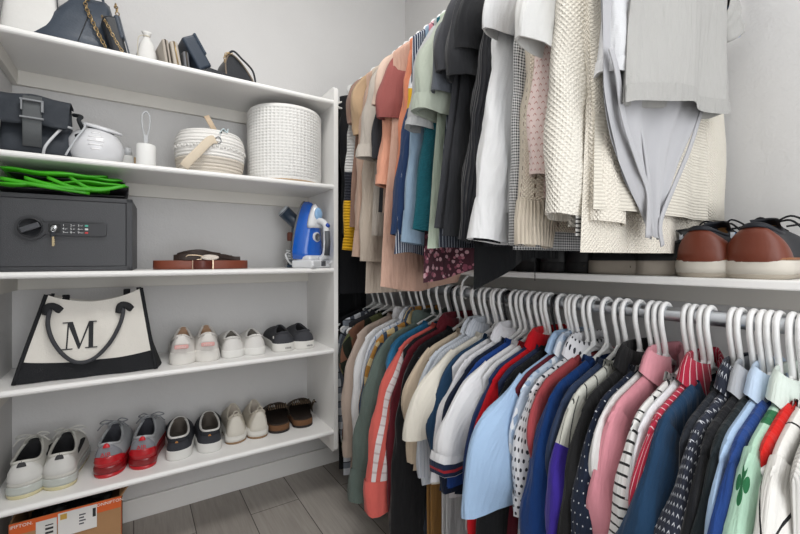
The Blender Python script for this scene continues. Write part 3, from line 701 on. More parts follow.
UP(13, 1.035, 'blouse', 'blouse', 'orange peach blouse', 'orange peach blouse hanging against the navy sweater', F('cf8263'), (396, 236), .06, sb=.022, sa=(.09, .07, .055))
UP(14, .995, 'sweater', 'sweater', 'navy color block sweater', 'navy sweater with white and yellow upper sleeve bands', F('223659', ('bands', [(.20, .245, 'd9dadc'), (.245, .30, 'd6a41f')])), (393, 236), .1, sb=.026)
UP(15, .99, 'tunic', 'tunic', 'navy striped tunic', 'navy tunic with fine white stripes showing beneath denim and teal sleeves', F('2c3549', ('vstripe', 'c5c9d0', .007, .002)), None, .0, wid=.235, flare=.06, hemvar=.02)
UP(16, .955, 'blouse', 'blouse', 'pale denim blouse', 'pale washed denim blouse with buttoned long sleeve', F('90a6ba', ('heather', '7890a8', 40, .6)), (404, 243), .08, sb=.022, sa=(.09, .062, .042), cuff=.045, collar='shirt')
UP(17, .925, 'blouse', 'blouse', 'maroon floral blouse', 'maroon blouse with pink flowers hanging lowest near the bracket', F('4f2f38', ('floral', ['c0808c', '8f4f60', 'd3aab1'], 75, .9, .5)), None, -.03, wid=.225, flare=.02, fold=.012, hemvar=.012, hemtilt=.04)
UP(18, .915, 't_shirt', 'shirt', 'lavender grey tee', 'pale lavender grey tee with rolled hem sleeve', F('a9aaab'), (409, 128), .1, sb=.026, sa=SS, cuff=.02)
UP(19, .902, 'sweater', 'sweater', 'teal knit sweater', 'deep teal ribbed knit sweater', F('1d5d69', ('hrib', .0045)), (415, 231), .1, sb=.018, sa=(.086, .05, .038))
UP(20, .862, 'tunic', 'tunic', 'mint green tunic', 'long pale mint green tunic with flared uneven hem', F('b3bfae'), None, .045, wid=.235, flare=.04, hemvar=.018, fold=.009)
UP(21, .85, 'blouse', 'blouse', 'sage ruffle blouse', 'sage grey ruffle-sleeved blouse left of the dark clothes', F('a9b0a3', ('heather', '959d91', 40, .5)), (418, 112), .12, sb=.036, sa=(.092, .085, .075), fold=.01, collar='shirt', cuff=.03)
UP(22, .83, 'tunic', 'tunic', 'pinstriped tunic', 'dark pinstriped tunic whose hem hangs below the mint tunic', F('2f333d', ('vstripe', '9aa0aa', .009, .0015)), None, .03, wid=.23, flare=.03)
UP(23, .815, 't_shirt', 'shirt', 'slate grey tee', 'slate grey tee with curled sleeve hem left of the black clothes', F('54585f'), (434, 92), .15, sb=.026, sa=SS)
UP(24, .79, 't_shirt', 'shirt', 'steel blue tee', 'steel blue grey tee wedged beside the slate tee', F('3c4a57'), (445, 60), .2, sb=.02, sa=SS)
UP(25, .785, 'dress', 'dress', 'charcoal jersey dress', 'charcoal jersey dress with folded vertical drape', F('3b3c40'), (441, 70), .075, wid=.24, flare=.035, fold=.010, xin=-.03, sb=.03, sa=SS)
UP(26, .755, 'dress', 'dress', 'graphite dress', 'graphite jersey dress beside the charcoal one', F('2c2d30'), (449, 75), .055, wid=.235, flare=.035, fold=.010, xin=-.03, sb=.03, sa=SS)
UP(27, .735, 't_shirt', 'shirt', 'black flutter tee', 'black tee with draped flutter sleeve', F('1c1d20'), (457, 48), .2, sb=.03, sa=SS)
UP(28, .71, 'dress', 'dress', 'long black slip dress', 'black slip dress whose pointed hem hangs past the shelf edge', F('17181a'), None, .0, wid=.22, flare=.0, fold=.008, hemvar=.006, hemtilt=.07, xin=-.02)
UP(29, .695, 'cardigan', 'cardigan', 'black ribbed cardigan', 'black ribbed cardigan directly left of the white shirt', F('1f2024', ('rib', .009)), (463, 242), .03, sb=.032, sa=(.088, .07, .062), fold=.008)
UP(30, .655, 'dress_shirt', 'shirt', 'white long sleeved shirt', 'white shirt with long sleeve and stitched wide cuff', F('dedfe0'), (474, 240), .1, sb=.028, sa=(.086, .058, .05), cuff=.05, fold=.006)
UP(31, .625, 'blouse', 'blouse', 'white flutter blouse', 'white blouse with rounded cap sleeve at the top edge', F('d2d3d4'), (486, 30), .1, sb=.022, sa=(.086, .07, .066))
UP(32, .595, 'blouse', 'blouse', 'gingham blouse', 'black and white gingham blouse seen as a narrow strip', F('cfcfce', ('gingham', '37383b', .006)), (510, 246), .02, sb=.014, sa=(.09, .06, .04))
UP(33, .565, 'sweater', 'sweater', 'openwork cream sweater', 'cream openwork knit sweater with ribbed cuff', F('d2c7b6', [('holes', '6d5d4d', .034), ('waffle', .008)]), (521, 245), .06, sb=.026, sa=(.09, .060, .046), cuff=.06, cmat=F('cfc4b3', ('rib', .007)))
UP(34, .53, 'blouse', 'blouse', 'pink sprig blouse', 'pale pink blouse sprinkled with tiny rose sprigs', F('d8c5c0', ('vees', 'b07a74', .012)), (534, 176), .12, sb=.03, sa=(.086, .062, .05))
UP(35, .505, 'blouse', 'blouse', 'satin cap sleeve blouse', 'white satin blouse with draped cap sleeve over the pink sprigs', F('cfcfcd', rough=.5), (517, 40), .2, sb=.018, sa=(.086, .07, .066), fold=.008)
UP(36, .475, 'cardigan', 'cardigan', 'cream waffle cardigan', 'cream waffle knit cardigan whose big sleeve hangs before the pink blouse', F(CREAM, ('waffle', .010)), (549, 216), .06, sb=.034, sa=(.092, .068, .054), fold=.006)
UP(37, .450, 't_shirt', 'shirt', 'narrow striped top', 'black and white striped top between the two waffle knits', F('bdbcb8', ('hstripe', '2c2c2e', .008, .003)), None, .04, wid=.225)
UP(38, .435, 'cardigan', 'cardigan', 'ivory waffle cardigan', 'ivory waffle knit cardigan hanging open with its long front hem', F('e4ddd0', ('waffle', .009)), (592, 222), .012, sb=.022, xo=.69, sa=(.09, .062, .05), fold=.008, wid=.225, flare=.02)
UP(39, .415, 'sweater', 'sweater', 'cream ribbed pullover', 'cream fine-ribbed pullover behind the grey tee and bodysuit', F('dfd9cc', [('hrib', .0065)]), None, .088, wid=.222, flare=.012, fold=.004)
r = UP(40, .400, 'blouse', 'blouse', 'white satin elbow blouse', 'white satin blouse with knotted elbow sleeve beside the grey tee', F('d0d1d3', rough=.45), (603, 74), .42, sb=.022, xo=.675, rsl=False, wid=.18, flare=-.01, sa=(.085, .05, .036), cuff=.02)
r = UP(42, .366, 't_shirt', 'shirt', 'cropped grey tee', 'light grey cropped tee facing the camera on the upper rod', F('a9a8a5'), None, .36, wid=.19, flare=.006, fold=.008, t=.016, drop=.07, hk='blue', hemmat=F('a3a29f'), hemvar=.006, hemtilt=.035, xin=-.035)
sl_ = (.235, 0, .30)
# right short sleeve of the cropped tee and of the pullover (wall side), built like the others
def wall_sleeve(root, pts, a, b, mat):
    pts = bez(pts, 16); rows = []; uvs = []; n = len(pts); L = 0
    for i in range(n):
        T = (pts[min(i+1, n-1)]-pts[max(i-1, 0)]).normalized(); nn = Vector((-T.z, 0, T.x)).normalized(); s_ = i/(n-1)
        if i: L += (pts[i]-pts[i-1]).length
        aa = a[0]+(a[1]-a[0])*s_
        rows.append([pts[i]+nn*aa*cos(2*pi*k/18)*(1+.04*sin(s_*12+k))+Vector((0, 1, 0))*b*sin(2*pi*k/18)*(1+.15*sin(s_*20+k*.7)) for k in range(18)])
        uvs.append([(aa*cos(2*pi*k/18), L) for k in range(18)])
    rows.append([pts[-1]+(p-pts[-1])*.85 for p in rows[-1]]); uvs.append(uvs[-1])
    g = G(); g.rows(rows, uvs, closed=True, cap1=True); return g.build('sleeve', mat, root)
GREYTEE = r
wall_sleeve(r, [(.15, 0, -.21), (.19, 0, -.22), (.20, 0, -.245), (.218, 0, -.275)], (.06, .045), .016, r.children[0].data.materials[0])
for o in list(COL.objects):
    if o.get('label', '').startswith('cream fine-ribbed pullover'): PULL = o
wall_sleeve(PULL, [(.14, 0, -.225), (.20, 0, -.28), (.245, 0, -.5), (.235, 0, -.755)], (.088, .05), .02, F('e0dacd', ('waffle', .007)))
wall_sleeve(PULL, [(-.14, 0, -.225), (-.20, 0, -.28), (-.18, .01, -.5), (-.17, .01, -.74)], (.088, .05), .014, F('e0dacd', ('waffle', .007)))
# grey draped bodysuit looped over its own hanger
YB_ = .388
SHEER = NT('sheer grey jersey', .7, .2); SHEER.p.inputs['Base Color'].default_value = lin('adadb0'); SHEER.bump(SHEER.noise(40, 4), .25, .003)
bs = thing('bodysuit', 'thin grey jersey bodysuit tapering to a point below the cropped tee', 'bodysuit', (XROD, YB_, ZU), 0, GU)
hanger(YB_, ZU, 0, 'grey', 'grey plastic hanger holding the thin grey bodysuit', 'hangers on the upper rod')
L_ = cr([onY(x, y, YB_) for x, y in ((606, -110), (604, -20), (606, 50), (607, 92), (614, 135), (627, 172), (640, 205), (650, 236))], 5)
R_ = cr([onY(x, y, YB_) for x, y in ((742, -190), (735, -60), (722, 40), (704, 104), (690, 134), (676, 165), (664, 200), (657, 240))], 5)
rows, uvs = [], []
for i, (a, b) in enumerate(zip(L_, R_)):
    row = []; uvr = []; wd = (b-a).length
    for k in range(29):
        s_ = k/28; p = a.lerp(b, s_)-Vector((XROD, YB_, ZU))
        p.y += -.006*sin(pi*s_)+min(.006, wd*.05)*sin(s_*17+i*.05)+.002*sin(s_*43+i*.1); row.append(p); uvr.append((s_*.3, i*.02))
    rows.append(row); uvs.append(uvr)
g = G(); g.rows(rows, uvs, flip=False)
back = [[Vector((p.x, .006+.004*sin(p.x*60), p.z)) for p in r_] for r_ in rows]
g.rows(back, uvs, flip=True); g.build('body', SHEER.m, bs)
def loc_(x, y, d=0): return onY(x, y, YB_)-Vector((XROD, YB_-d, ZU))
g = G(); g.tube(cr([loc_(606, 50, -.008), loc_(611, 76, -.011), loc_(618, 120, -.010), loc_(633, 165, -.010), loc_(643, 195, -.010), loc_(643, 238, -.008)], 6), .01, flat=(.0075, .0015), up=(1, 0, 0)); g.build('strap', SHEER.m, bs)
g = G(); g.tube(cr([loc_(697, 112, -.008), loc_(684, 150, -.010), loc_(668, 188, -.010), loc_(655, 222, -.010), loc_(658, 246, -.008)], 6), .01, flat=(.006, .0015), up=(1, 0, 0)); g.build('strap', SHEER.m, bs)
g = G(); g.tube(cr([loc_(632, 105, -.008), loc_(640, 150, -.009), loc_(645, 200, -.009), loc_(643, 236, -.008)], 6), .01, flat=(.006, .0015), up=(1, 0, 0)); g.build('strap', SHEER.m, bs)
def sized(o, s): o.scale = s if isinstance(s, tuple) else (s, s, s)
# ================================================================ shoes
def mk(col, rough=.6, **k): return simple('material', col, rough, **k)
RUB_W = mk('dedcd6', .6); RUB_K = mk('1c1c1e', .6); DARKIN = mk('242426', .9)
def shoe(name, label, loc, rz, L=.27, W=.098, upper=None, sole=None, lining=None, hs=.028, hh=.078, hside=.058, hf=.095, toe=.045,
         open1=.46, tab=None, laces=None, foot=1, ankle_pad=.004, bands=None, toe_cap=None, extra=None, group=None, rx=0, heelw=.70, ow=.50, lowcut=None, cat='shoe', tongue=True, size=1.12):
    """loc = heel point on the shelf; the toe points along local +y"""
    root = thing(name, label, cat, loc, rz, group)
    if rx: root.rotation_euler = (rx, 0, rz)
    N = 40
    def env(s_):
        a = sqrt(max(0, 1-(1-min(s_/.13, 1))**2)); b = sqrt(max(0, 1-(max((s_-.74)/.26, 0))**2))
        return a*b*(heelw+(1-heelw)*sst(.22, .68, s_))
    def outl(k, sc=1.0, dz=0, grow=0):
        th = 2*pi*k/N; s_ = .5-.5*cos(th); sx = 1 if th <= pi else -1
        x = sx*(W/2*sc+grow)*env(s_)*1.0; cx = foot*(-.010)*sin(pi*s_)*1.0
        return Vector((x+cx, L*(.012+s_*.976)+(grow if s_ > .5 else -grow)*abs(cos(th)), dz))
    def ring(sc, z, grow=0): return [outl(k, sc, z, grow) for k in range(N)]
    # sole
    prof = bands or [(0, .0, .96), (.004, 0, 1.0), (hs*.5, 0, 1.02), (hs-.002, 0, 1.0), (hs, 0, .96)]
    toeup = lambda p: Vector((p.x, p.y, p.z+.010*max(0, (p.y/L-.72)/.28)**2))
    if bands:
        for nm, mt, zs in bands:
            g = G(); g.rows([[toeup(p) for p in ring(sc, z)] for z, sc in zs], closed=True, cap0=True, cap1=True); g.build(nm, mt, root)
    else:
        g = G(); g.rows([[toeup(p) for p in ring(sc, z)] for z, _, sc in prof], closed=True, cap0=True, cap1=True); g.build('sole', sole, root)
    # upper
    y0, y1 = .035*L, open1*L
    def opn(k, sc=1.0):
        th = 2*pi*k/N; q = .5-.5*cos(th); sx = 1 if th <= pi else -1
        y = y0+(y1-y0)*q; x = sx*abs(sin(th))**.8*W*.5*(ow-.10*q)*sc
        ho = hh+(hf-hh)*sst(0, 1, q)-(min(hh, hf)-hside)*sin(th)**2*.9
        cy = (y0+y1)/2
        return Vector((x+foot*-.006*q, cy+(y-cy)*sc, ho))
    K = 12; rows = []; uvs = []
    for r_ in range(K+1):
        t = r_/K; row = []
        for k in range(N):
            th = 2*pi*k/N; q = .5-.5*cos(th)
            A = toeup(outl(k, .955, hs-.004)); Cc = opn(k)
            ctrl = A.lerp(Cc, .10+.05*q); ctrl.z = A.z+(toe-hs)*1.45*sst(.3, .9, q)+(Cc.z-A.z)*.62*(1-sst(.3, .9, q))
            ctrl.x *= 1.03
            p = A*(1-t)**2+ctrl*2*t*(1-t)+Cc*t*t; row.append(p)
        rows.append(row); uvs.append([(k*.012, t*.1) for k in range(N)])
    g = G(); g.rows(rows, uvs, closed=True); up = g.build('upper', upper, root)
    # lining
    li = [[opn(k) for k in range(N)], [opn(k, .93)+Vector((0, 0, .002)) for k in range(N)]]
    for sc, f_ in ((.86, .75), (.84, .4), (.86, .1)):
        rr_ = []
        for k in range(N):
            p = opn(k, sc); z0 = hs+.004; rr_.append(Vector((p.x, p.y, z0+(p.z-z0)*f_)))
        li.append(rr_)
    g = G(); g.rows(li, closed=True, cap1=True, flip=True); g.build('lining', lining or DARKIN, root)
    if ankle_pad:
        g = G(); pts = [opn(k) for k in range(N)]+[opn(0)]; g.tube(pts, ankle_pad, 8, cap=False); g.build('collar', upper if not isinstance(ankle_pad, tuple) else upper, root)
    def patch(k0, k1, t0, t1, off, nm, mat, shrink=True):
        rows2 = []
        for r_ in range(9):
            t = t0+(t1-t0)*r_/8; rr_ = []
            for q_ in range(13):
                kk = k0+(k1-k0)*q_/12
                if shrink: kk = (k0+k1)/2+(kk-(k0+k1)/2)*(1-.45*(r_/8)**2)
                f_ = t*K; i = min(K-1, int(f_)); fr = f_-i
                def at_(ii):
                    a = rows[ii][int(math.floor(kk)) % N]; b = rows[ii][(int(math.floor(kk))+1) % N]; return a.lerp(b, kk-math.floor(kk))
                p = at_(i).lerp(at_(i+1), fr); c_ = Vector((0, L*.35, p.z)); n_ = (p-c_); n_.z = .01; p = p+n_.normalized()*off*(1 if 0 < q_ < 12 and 0 < r_ < 8 else .3)
                rr_.append(p)
            rows2.append(rr_)
        g = G(); g.rows(rows2); return g.build(nm, mat, root)
    if tab:
        for (k0, k1, t0, t1, off, nm, mat) in tab: patch(k0, k1, t0, t1, off, nm, mat)
    if tongue and laces is not None:
        g = G(); rr2 = []
        for q_ in range(6):
            z = hf-.012+.026*q_/5; y = y1+.012-.030*q_/5
            rr2.append([Vector((x*W*.3-foot*.006, y-.006*abs(x*2)**2*3+.004, z-.010*abs(x)**2)) for x in (-.6, -.4, -.2, 0, .2, .4, .6)])
        g.rows(rr2+[[p+Vector((0, .004, .0)) for p in r_][:] for r_ in rr2[::-1]]); g.build('tongue', upper, root)
        g = G()
        for q_ in range(5):
            y = y1+.008+q_*.014; z = hf-.004-q_*.0085; w_ = .020-.001*q_
            g.tube([(-w_-foot*.006, y, z-.006), (-w_*.4-foot*.006, y+.002, z+.003), (w_*.4-foot*.006, y+.002, z+.003), (w_-foot*.006, y, z-.006)], .0022, 6)
        for sd in (-1, 1):
            g.tube(cr([(-foot*.006, y1+.006, hf+.004), (sd*.020, y1-.004, hf+.016), (sd*.036, y1+.008, hf+.004), (sd*.012, y1+.008, hf-.001)], 5), .0018, 6)
            g.tube(cr([(-foot*.006, y1+.006, hf+.004), (sd*.022, y1-.012, hf+.008), (sd*.040, y1-.006, hf-.012)], 5), .0018, 6)
        g.build('laces', laces, root)
    sized(root, size)
    return root, dict(opn=opn, outl=outl, rows=rows, patch=patch, L=L, W=W, N=N)
def textplate(root, body, size, mat, pos, rotx=90, rotz=0, name='lettering', depth=.0005):
    return textmesh(name, body, size, mat, root, Matrix.Translation(pos) @ Matrix.Rotation(R(rotz), 4, 'Z') @ Matrix.Rotation(R(rotx), 4, 'X'), depth)
def heel(px, py, shelf):
    """world point on a shelf top seen at a pixel"""
    z = SH[shelf]; a, b = ray(px); d = (H-z)*410/(py-259)
    return Vector((a*d, b*d, z))
# -- lowest shelf
def p_on(px, shelf, Y): a, b = ray(px); return Vector((Y/b*a, Y, SH[shelf]))
WM = mk('cfcdc6', .75, bump=.3, bscale=180); BUB = mk('b8bcb6', .15, coat=.6); AMB = mk('c9c09a', .3); GREYL = mk('9c9ea0', .7, bump=.3, bscale=150)
def bubble(c1, c2, c3): return [('outsole', c1, [(0, .92), (.002, 1.0), (.010, 1.04)]), ('air_bubble', c2, [(.010, 1.03), (.016, 1.08), (.026, 1.07), (.031, 1.0)]), ('midsole', c3, [(.031, .99), (.038, .99), (.042, .95)])]
for i, (px, ph, rz) in enumerate(((21, 'left', .10), (59, 'right', .04))):
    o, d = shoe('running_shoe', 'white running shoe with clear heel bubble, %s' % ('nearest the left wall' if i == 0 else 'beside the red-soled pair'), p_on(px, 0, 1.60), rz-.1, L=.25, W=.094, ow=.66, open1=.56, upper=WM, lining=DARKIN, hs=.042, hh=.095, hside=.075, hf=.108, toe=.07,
        bands=bubble(AMB, BUB, WM), laces=mk('dcdad4', .8), foot=1 if i else -1, tab=[(-5.5, 5.5, .05, .92, .004, 'heel_counter', mk('d4d3cf', .5)), (-1.2, 1.2, .72, 1.0, .007, 'pull_tab', mk('3a3a3c', .7)), (8, 14, .45, .8, .003, 'side_mark', DARKIN)], heelw=.8)
REDC = mk('b51822', .35, coat=.4); REDD = mk('7c1016', .3, coat=.5); GRY2 = mk('83858b', .7, bump=.4, bscale=160); LGR = mk('a9abae', .7, bump=.3, bscale=140)
for i, (px, rz) in enumerate(((106, .02), (142, -.08))):
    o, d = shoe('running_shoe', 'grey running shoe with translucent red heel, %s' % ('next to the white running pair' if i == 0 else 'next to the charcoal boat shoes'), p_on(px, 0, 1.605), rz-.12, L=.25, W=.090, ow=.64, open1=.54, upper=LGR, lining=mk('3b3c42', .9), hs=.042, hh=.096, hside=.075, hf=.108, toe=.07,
        bands=bubble(REDC, REDD, REDC), laces=mk('8a8c90', .8), foot=1 if i else -1, tab=[(-6, 6, .0, .35, .005, 'heel_clip', REDC), (-4.5, 4.5, .3, .9, .004, 'heel_counter', GRY2), (-1.1, 1.1, .78, 1.04, .009, 'pull_tab', mk('c8202a', .3))], heelw=.8)
    textplate(o, 'AIR', .017, mk('c8202a', .4), Vector((0, -.0065, .070)), 82)
CHR = mk('34363c', .8, bump=.4, bscale=160); WPI = mk('d6d4d0', .7)
for i, (px, rz) in enumerate(((178, .03), (211, -.03))):
    o, d = shoe('boat_shoe', 'charcoal canvas boat shoe with white trim, %s' % ('nearer the red-heeled runners' if i == 0 else 'nearer the cream sneakers'), p_on(px, 0, 1.61), rz-.1, L=.24, W=.094, ow=.66, upper=CHR, sole=mk('d9d8d4', .55), lining=mk('5b544d', .85), hs=.030, hh=.070, hside=.060, hf=.085, toe=.052, open1=.62, tongue=False, ankle_pad=.0, foot=1 if i else -1, tab=[(-5, 5, .62, .96, .004, 'heel_band', mk('26282d', .8)), (-.9, .1, .60, .74, .006, 'rivet', mk('b07a45', .4, metal=.6))], heelw=.78, laces=mk('2a2c30', .8))
    g = G(); pts = [d['opn'](k) for k in range(40)]+[d['opn'](0)]; g.tube(pts, .0035, 8, cap=False); g.build('white_piping', WPI, o)
CRM = mk('c9c2b4', .85, bump=.7, bscale=90); GUM = mk('8a6d50', .6)
for i, (px, rz) in enumerate(((236, .05), (260, .0))):
    o, d = shoe('sneaker', 'cream knit sneaker with tall pull loop, %s' % ('left one of its pair' if i == 0 else 'beside the brown clogs'), p_on(px, 0, 1.635), rz-.1, L=.22, W=.080, ow=.6, open1=.52, upper=CRM, lining=mk('b5aca0', .9), hs=.026, hh=.098, hside=.07, hf=.10, toe=.05, bands=[('outsole', GUM, [(0, .94), (.002, 1.0), (.007, 1.0)]), ('midsole', mk('d9d6cf', .6), [(.007, 1.0), (.016, 1.06), (.030, 1.04), (.034, .96)])], foot=1 if i else -1, tongue=False, heelw=.86, laces=mk('cfc9bd', .8), tab=[(-3.5, 3.5, .05, .9, .006, 'heel_shield', mk('d2cdc2', .8, bump=.8, bscale=60))])
    g = G(); g.tube(cr([(-.006, .004, .094), (-.007, .0, .108), (0, -.002, .113), (.007, .0, .108), (.006, .004, .094)], 4), .0018, 6); g.build('pull_loop', CRM, o)
# clogs
SUED = mk('3a3026', .9, bump=.4, bscale=200); CORK = mk('6b4a30', .85, bump=.8, bscale=260); FB = mk('2a2019', .8)
for i, (px, rz) in enumerate(((281, .03), (304, -.05))):
    root = thing('clog', 'brown suede slip-on sandal with cork footbed, %s' % ('beside the cream sneakers' if i == 0 else 'closest to the side panel'), 'sandal', p_on(px, 0, 1.64), rz-.12); root.scale = (1.12, .8, 1.12)
    N = 40; L = .27; W = .094
    def oc(k, sc, z, L=L, W=W):
        th = 2*pi*k/N; s_ = .5-.5*cos(th); sx = 1 if th <= pi else -1
        a = sqrt(max(0, 1-(1-min(s_/.16, 1))**2)); b = sqrt(max(0, 1-(max((s_-.68)/.32, 0))**2))
        return Vector((sx*W/2*sc*a*b*(.80+.2*sst(.25, .65, s_)), L*(.5+(s_-.5)*sc), z))
    def rg(sc, z): return [oc(k, sc, z) for k in range(N)]
    g = G().rows([rg(.98, 0), rg(1, .002), rg(1, .009)], closed=True, cap0=True, cap1=True); g.build('outsole', mk('241f1c', .7), root)
    g = G().rows([rg(.99, .009), rg(1.0, .014), rg(.99, .024), rg(.96, .028)], closed=True, cap1=True); g.build('cork_midsole', CORK, root)
    g = G().rows([rg(.96, .028), rg(.94, .033), rg(.88, .029), rg(.5, .029), rg(.05, .029)], closed=True, cap1=True); g.build('footbed', FB, root)
    rows = []
    for r_ in range(12):
        s_ = .36+.62*r_/11; row = []; a = sqrt(max(0, 1-(1-min(s_/.16, 1))**2)); b = sqrt(max(0.003, 1-(max((s_-.68)/.32, 0))**2)); w_ = W/2*a*b
        hgt = .055*(1-.55*sst(.45, 1, s_))+.012*(1-sst(.36, .5, s_))
        for q_ in range(15):
            an = pi*q_/14; row.append(Vector((cos(an)*(w_+.002), L*s_-.03*sin(an)*(1-r_/11)*0+(.03*(1-sin(an)) if r_ == 0 else 0), .024+hgt*sin(an)**.75)))
        rows.append(row)
    g = G(); g.rows(rows); g.rows([[Vector((p.x*.95, p.y+.001, .026+(p.z-.026)*.94)) for p in r_] for r_ in rows], flip=True); g.rows([rows[0], [Vector((p.x*.95, p.y+.001, .026+(p.z-.026)*.94)) for p in rows[0]]]); g.build('upper', SUED, root)
    g = G(); sd = 1 if i else -1
    g.tube([(sd*.040, .09, .05), (sd*.048, .10, .066), (sd*.06, .10, .066)], .004, flat=(.009, .0015), up=(0, 1, 0)); g.build('strap', SUED, root)
    g = G(); g.tube(cr([(sd*.046, .092, .062), (sd*.046, .110, .062), (sd*.052, .110, .074), (sd*.052, .092, .074)], 4, True), .0015, 6); g.build('buckle', mk('6b5a3c', .35, metal=.8), root)
    g = G()
    for k in range(9): g.tube([(-.03+.0075*k, .095+.004*sin(k*2), .083), (-.032+.0077*k, .086, .080+.003*sin(k*5)), (-.033+.008*k, .078, .070)], .0022, 5)
    g.build('fleece_edge', mk('57493a', .95), root)
# -- second shelf
PW = mk('d4d0cb', .7, bump=.35, bscale=120); PINK = mk('dba7a2', .7)
for i, (px, rz) in enumerate(((181.5, .04), (208, -.02))):
    o, d = shoe('running_shoe', 'off-white running shoe with pink heel logo, %s' % ('beside the monogram tote' if i == 0 else 'beside the white slip-ons'), p_on(px, 1, 1.60), rz-.12, L=.24, W=.086, ow=.6, open1=.52, size=1.16, upper=PW, lining=mk('b08f74', .9), hs=.030, hh=.088, hside=.062, hf=.095, toe=.05, bands=[('sole', mk('dcd9d3', .6), [(0, .95), (.003, 1.0), (.018, 1.07), (.032, 1.0), (.036, .95)])], foot=1 if i else -1, heelw=.84, tongue=False, laces=mk('cbb7a6', .8), tab=[(-2.6, 2.6, .45, 1.0, .005, 'heel_tab', mk('dedbd6', .6))])
    g = G(); g.box((-.019, -.0075, .050), (.019, -.0015, .062), .004); g.build('logo_bar', PINK, o)
    textplate(o, 'adidas', .0095, mk('e7d3cf', .6), Vector((0, -.0080, .056)), 88, name='logo')
WS = mk('dcdad6', .6, bump=.25, bscale=140)
for i, (px, rz) in enumerate(((233, .03), (256.5, -.03))):
    shoe('slip_on_shoe', 'plain white slip-on sneaker, %s' % ('next to the pink-marked runners' if i == 0 else 'next to the charcoal slip-ons'), p_on(px, 1, 1.61), rz-.1, L=.235, W=.084, ow=.6, size=1.16, upper=WS, sole=mk('e2e1dd', .5), lining=mk('6a665f', .9), hs=.024, hh=.066, hside=.050, hf=.07, toe=.045, open1=.45, foot=1 if i else -1, heelw=.85)
VG = mk('3d3e43', .8, bump=.4, bscale=150)
for i, (px, rz) in enumerate(((284.5, .05), (306, .0))):
    o, d = shoe('slip_on_shoe', 'charcoal slip-on skate shoe with white sole, %s' % ('left one of its pair' if i == 0 else 'against the side panel'), p_on(px, 1, 1.61), rz-.12, L=.235, W=.092, size=1.16, upper=VG, sole=mk('dcdad5', .55), lining=mk('141416', .9), hs=.028, hh=.066, hside=.052, hf=.075, toe=.048, open1=.45, foot=1 if i else -1, heelw=.86)
    textplate(o, 'VANS', .009, mk('3a3a3c', .6), Vector((.012, -.0035, .013)), 90, 12, name='heel_print')
    if i == 0:
        g = G(); g.box((-.034, .018, .045), (-.031, .026, .053), .001); g.build('side_tag', WPI, o)
# -- wall shelf shoes (right wall), heels towards the room, toes towards the wall
def w_on(px, X): a, b = ray(px); return Vector((X, X/a*b, ZS))
def wshoe(px, X, rz=0): p = w_on(px, X); return p, -pi/2+rz
COG = mk('6b3220', .38, bump=.2, bscale=120, var=.15); NVL = mk('14171f', .6); 
for i, (px, X, rz) in enumerate(((696, .945, .04), (752, .945, .0))):
    p, rr_ = wshoe(px, X, rz)
    o, d = shoe('leather_shoe', 'cognac leather casual shoe with navy side, %s' % ('left one of its pair' if i == 0 else 'nearest the right edge of the view'), p, rr_, L=.255, W=.104, size=1.14, upper=NVL, lining=mk('8a6238', .8), hs=.030, hh=.088, hside=.072, hf=.090, toe=.055, open1=.44, heelw=.86,
        bands=[('outsole', mk('a39a8c', .7), [(0, .93), (.002, .99), (.008, 1.02)]), ('midsole', mk('c9c3b8', .65), [(.008, 1.02), (.018, 1.07), (.028, 1.05), (.031, .99)]), ('welt', mk('8a5a38', .6), [(.031, 1.02), (.034, 1.02), (.035, .97)])], foot=1 if i else -1, laces=mk('111318', .7),
        tab=[(-9.5, 6.2, .02, .93, .004, 'heel_counter', COG), (-3, 3, .9, 1.05, .006, 'heel_trim', NVL)])
    g = G(); 
    for q_, c_ in enumerate(('dfe3ea', '5f87c4')):
        g = G(); g.box((-.049, .062+.004*q_, .068), (-.043, .065+.004*q_, .080), .0005); g.build('ribbon_tag', mk(c_, .6), o)
BKL = mk('141416', .45, bump=.3, bscale=90); OFFS = mk('9d9488', .75, var=.25, bscale=70)
for i, (px, X, rz) in enumerate(((588, .995, -1.3), (632, .99, -1.2))):
    p, rr_ = wshoe(px, X, rz)
    o, d = shoe('sneaker', 'black sneaker with worn off-white sole, %s' % ('beside the dark boots' if i == 0 else 'beside the cognac leather pair'), p, rr_, L=.25, W=.098, upper=BKL, sole=OFFS, lining=DARKIN, hs=.030, hh=.070, hside=.055, hf=.08, toe=.05, foot=1 if i else -1, heelw=.86, laces=mk('1a1a1c', .7))
    g = G()
    for k in range(7): g.lathe([(.0001, 0), (.0022, 0), (.0022, .001), (.0001, .0014)], 8, M=Matrix.Translation((-.030+.01*k, -.001 if abs(k-3) < 2 else .001, .017)) @ Matrix.Rotation(R(90), 4, 'X'))
    g.build('sole_holes', mk('4b4038', .8), o)
# dangling white garment label printed with little marks
t = thing('garment_tag', 'small white printed tag hanging below the waffle knits over a black sneaker', 'tag', onX(615, 236, .93))
g = G(); g.rows([[Vector((0, -.012-.004*v, -.035*v)), Vector((.001, 0, -.036*v)), Vector((0, .012+.004*v, -.035*v))] for v in (0, .5, 1)]); g.rows([[Vector((.0015, -.012-.004*v, -.035*v)), Vector((.0025, 0, -.036*v)), Vector((.0015, .012+.004*v, -.035*v))] for v in (0, .5, 1)], flip=True); g.build('paper', mk('d8d8da', .6), t)
g = G(); g.box((-.0012, -.013, -.006), (-.0004, .013, -.004), 0); g.box((-.0012, -.013, -.010), (-.0004, .013, -.0085), 0)
for k in (-1, 0, 1): g.box((-.0018, k*.008-.0018, -.031), (-.0006, k*.008+.0018, -.024), 0)
g.build('printing', mk('222226', .7), t)
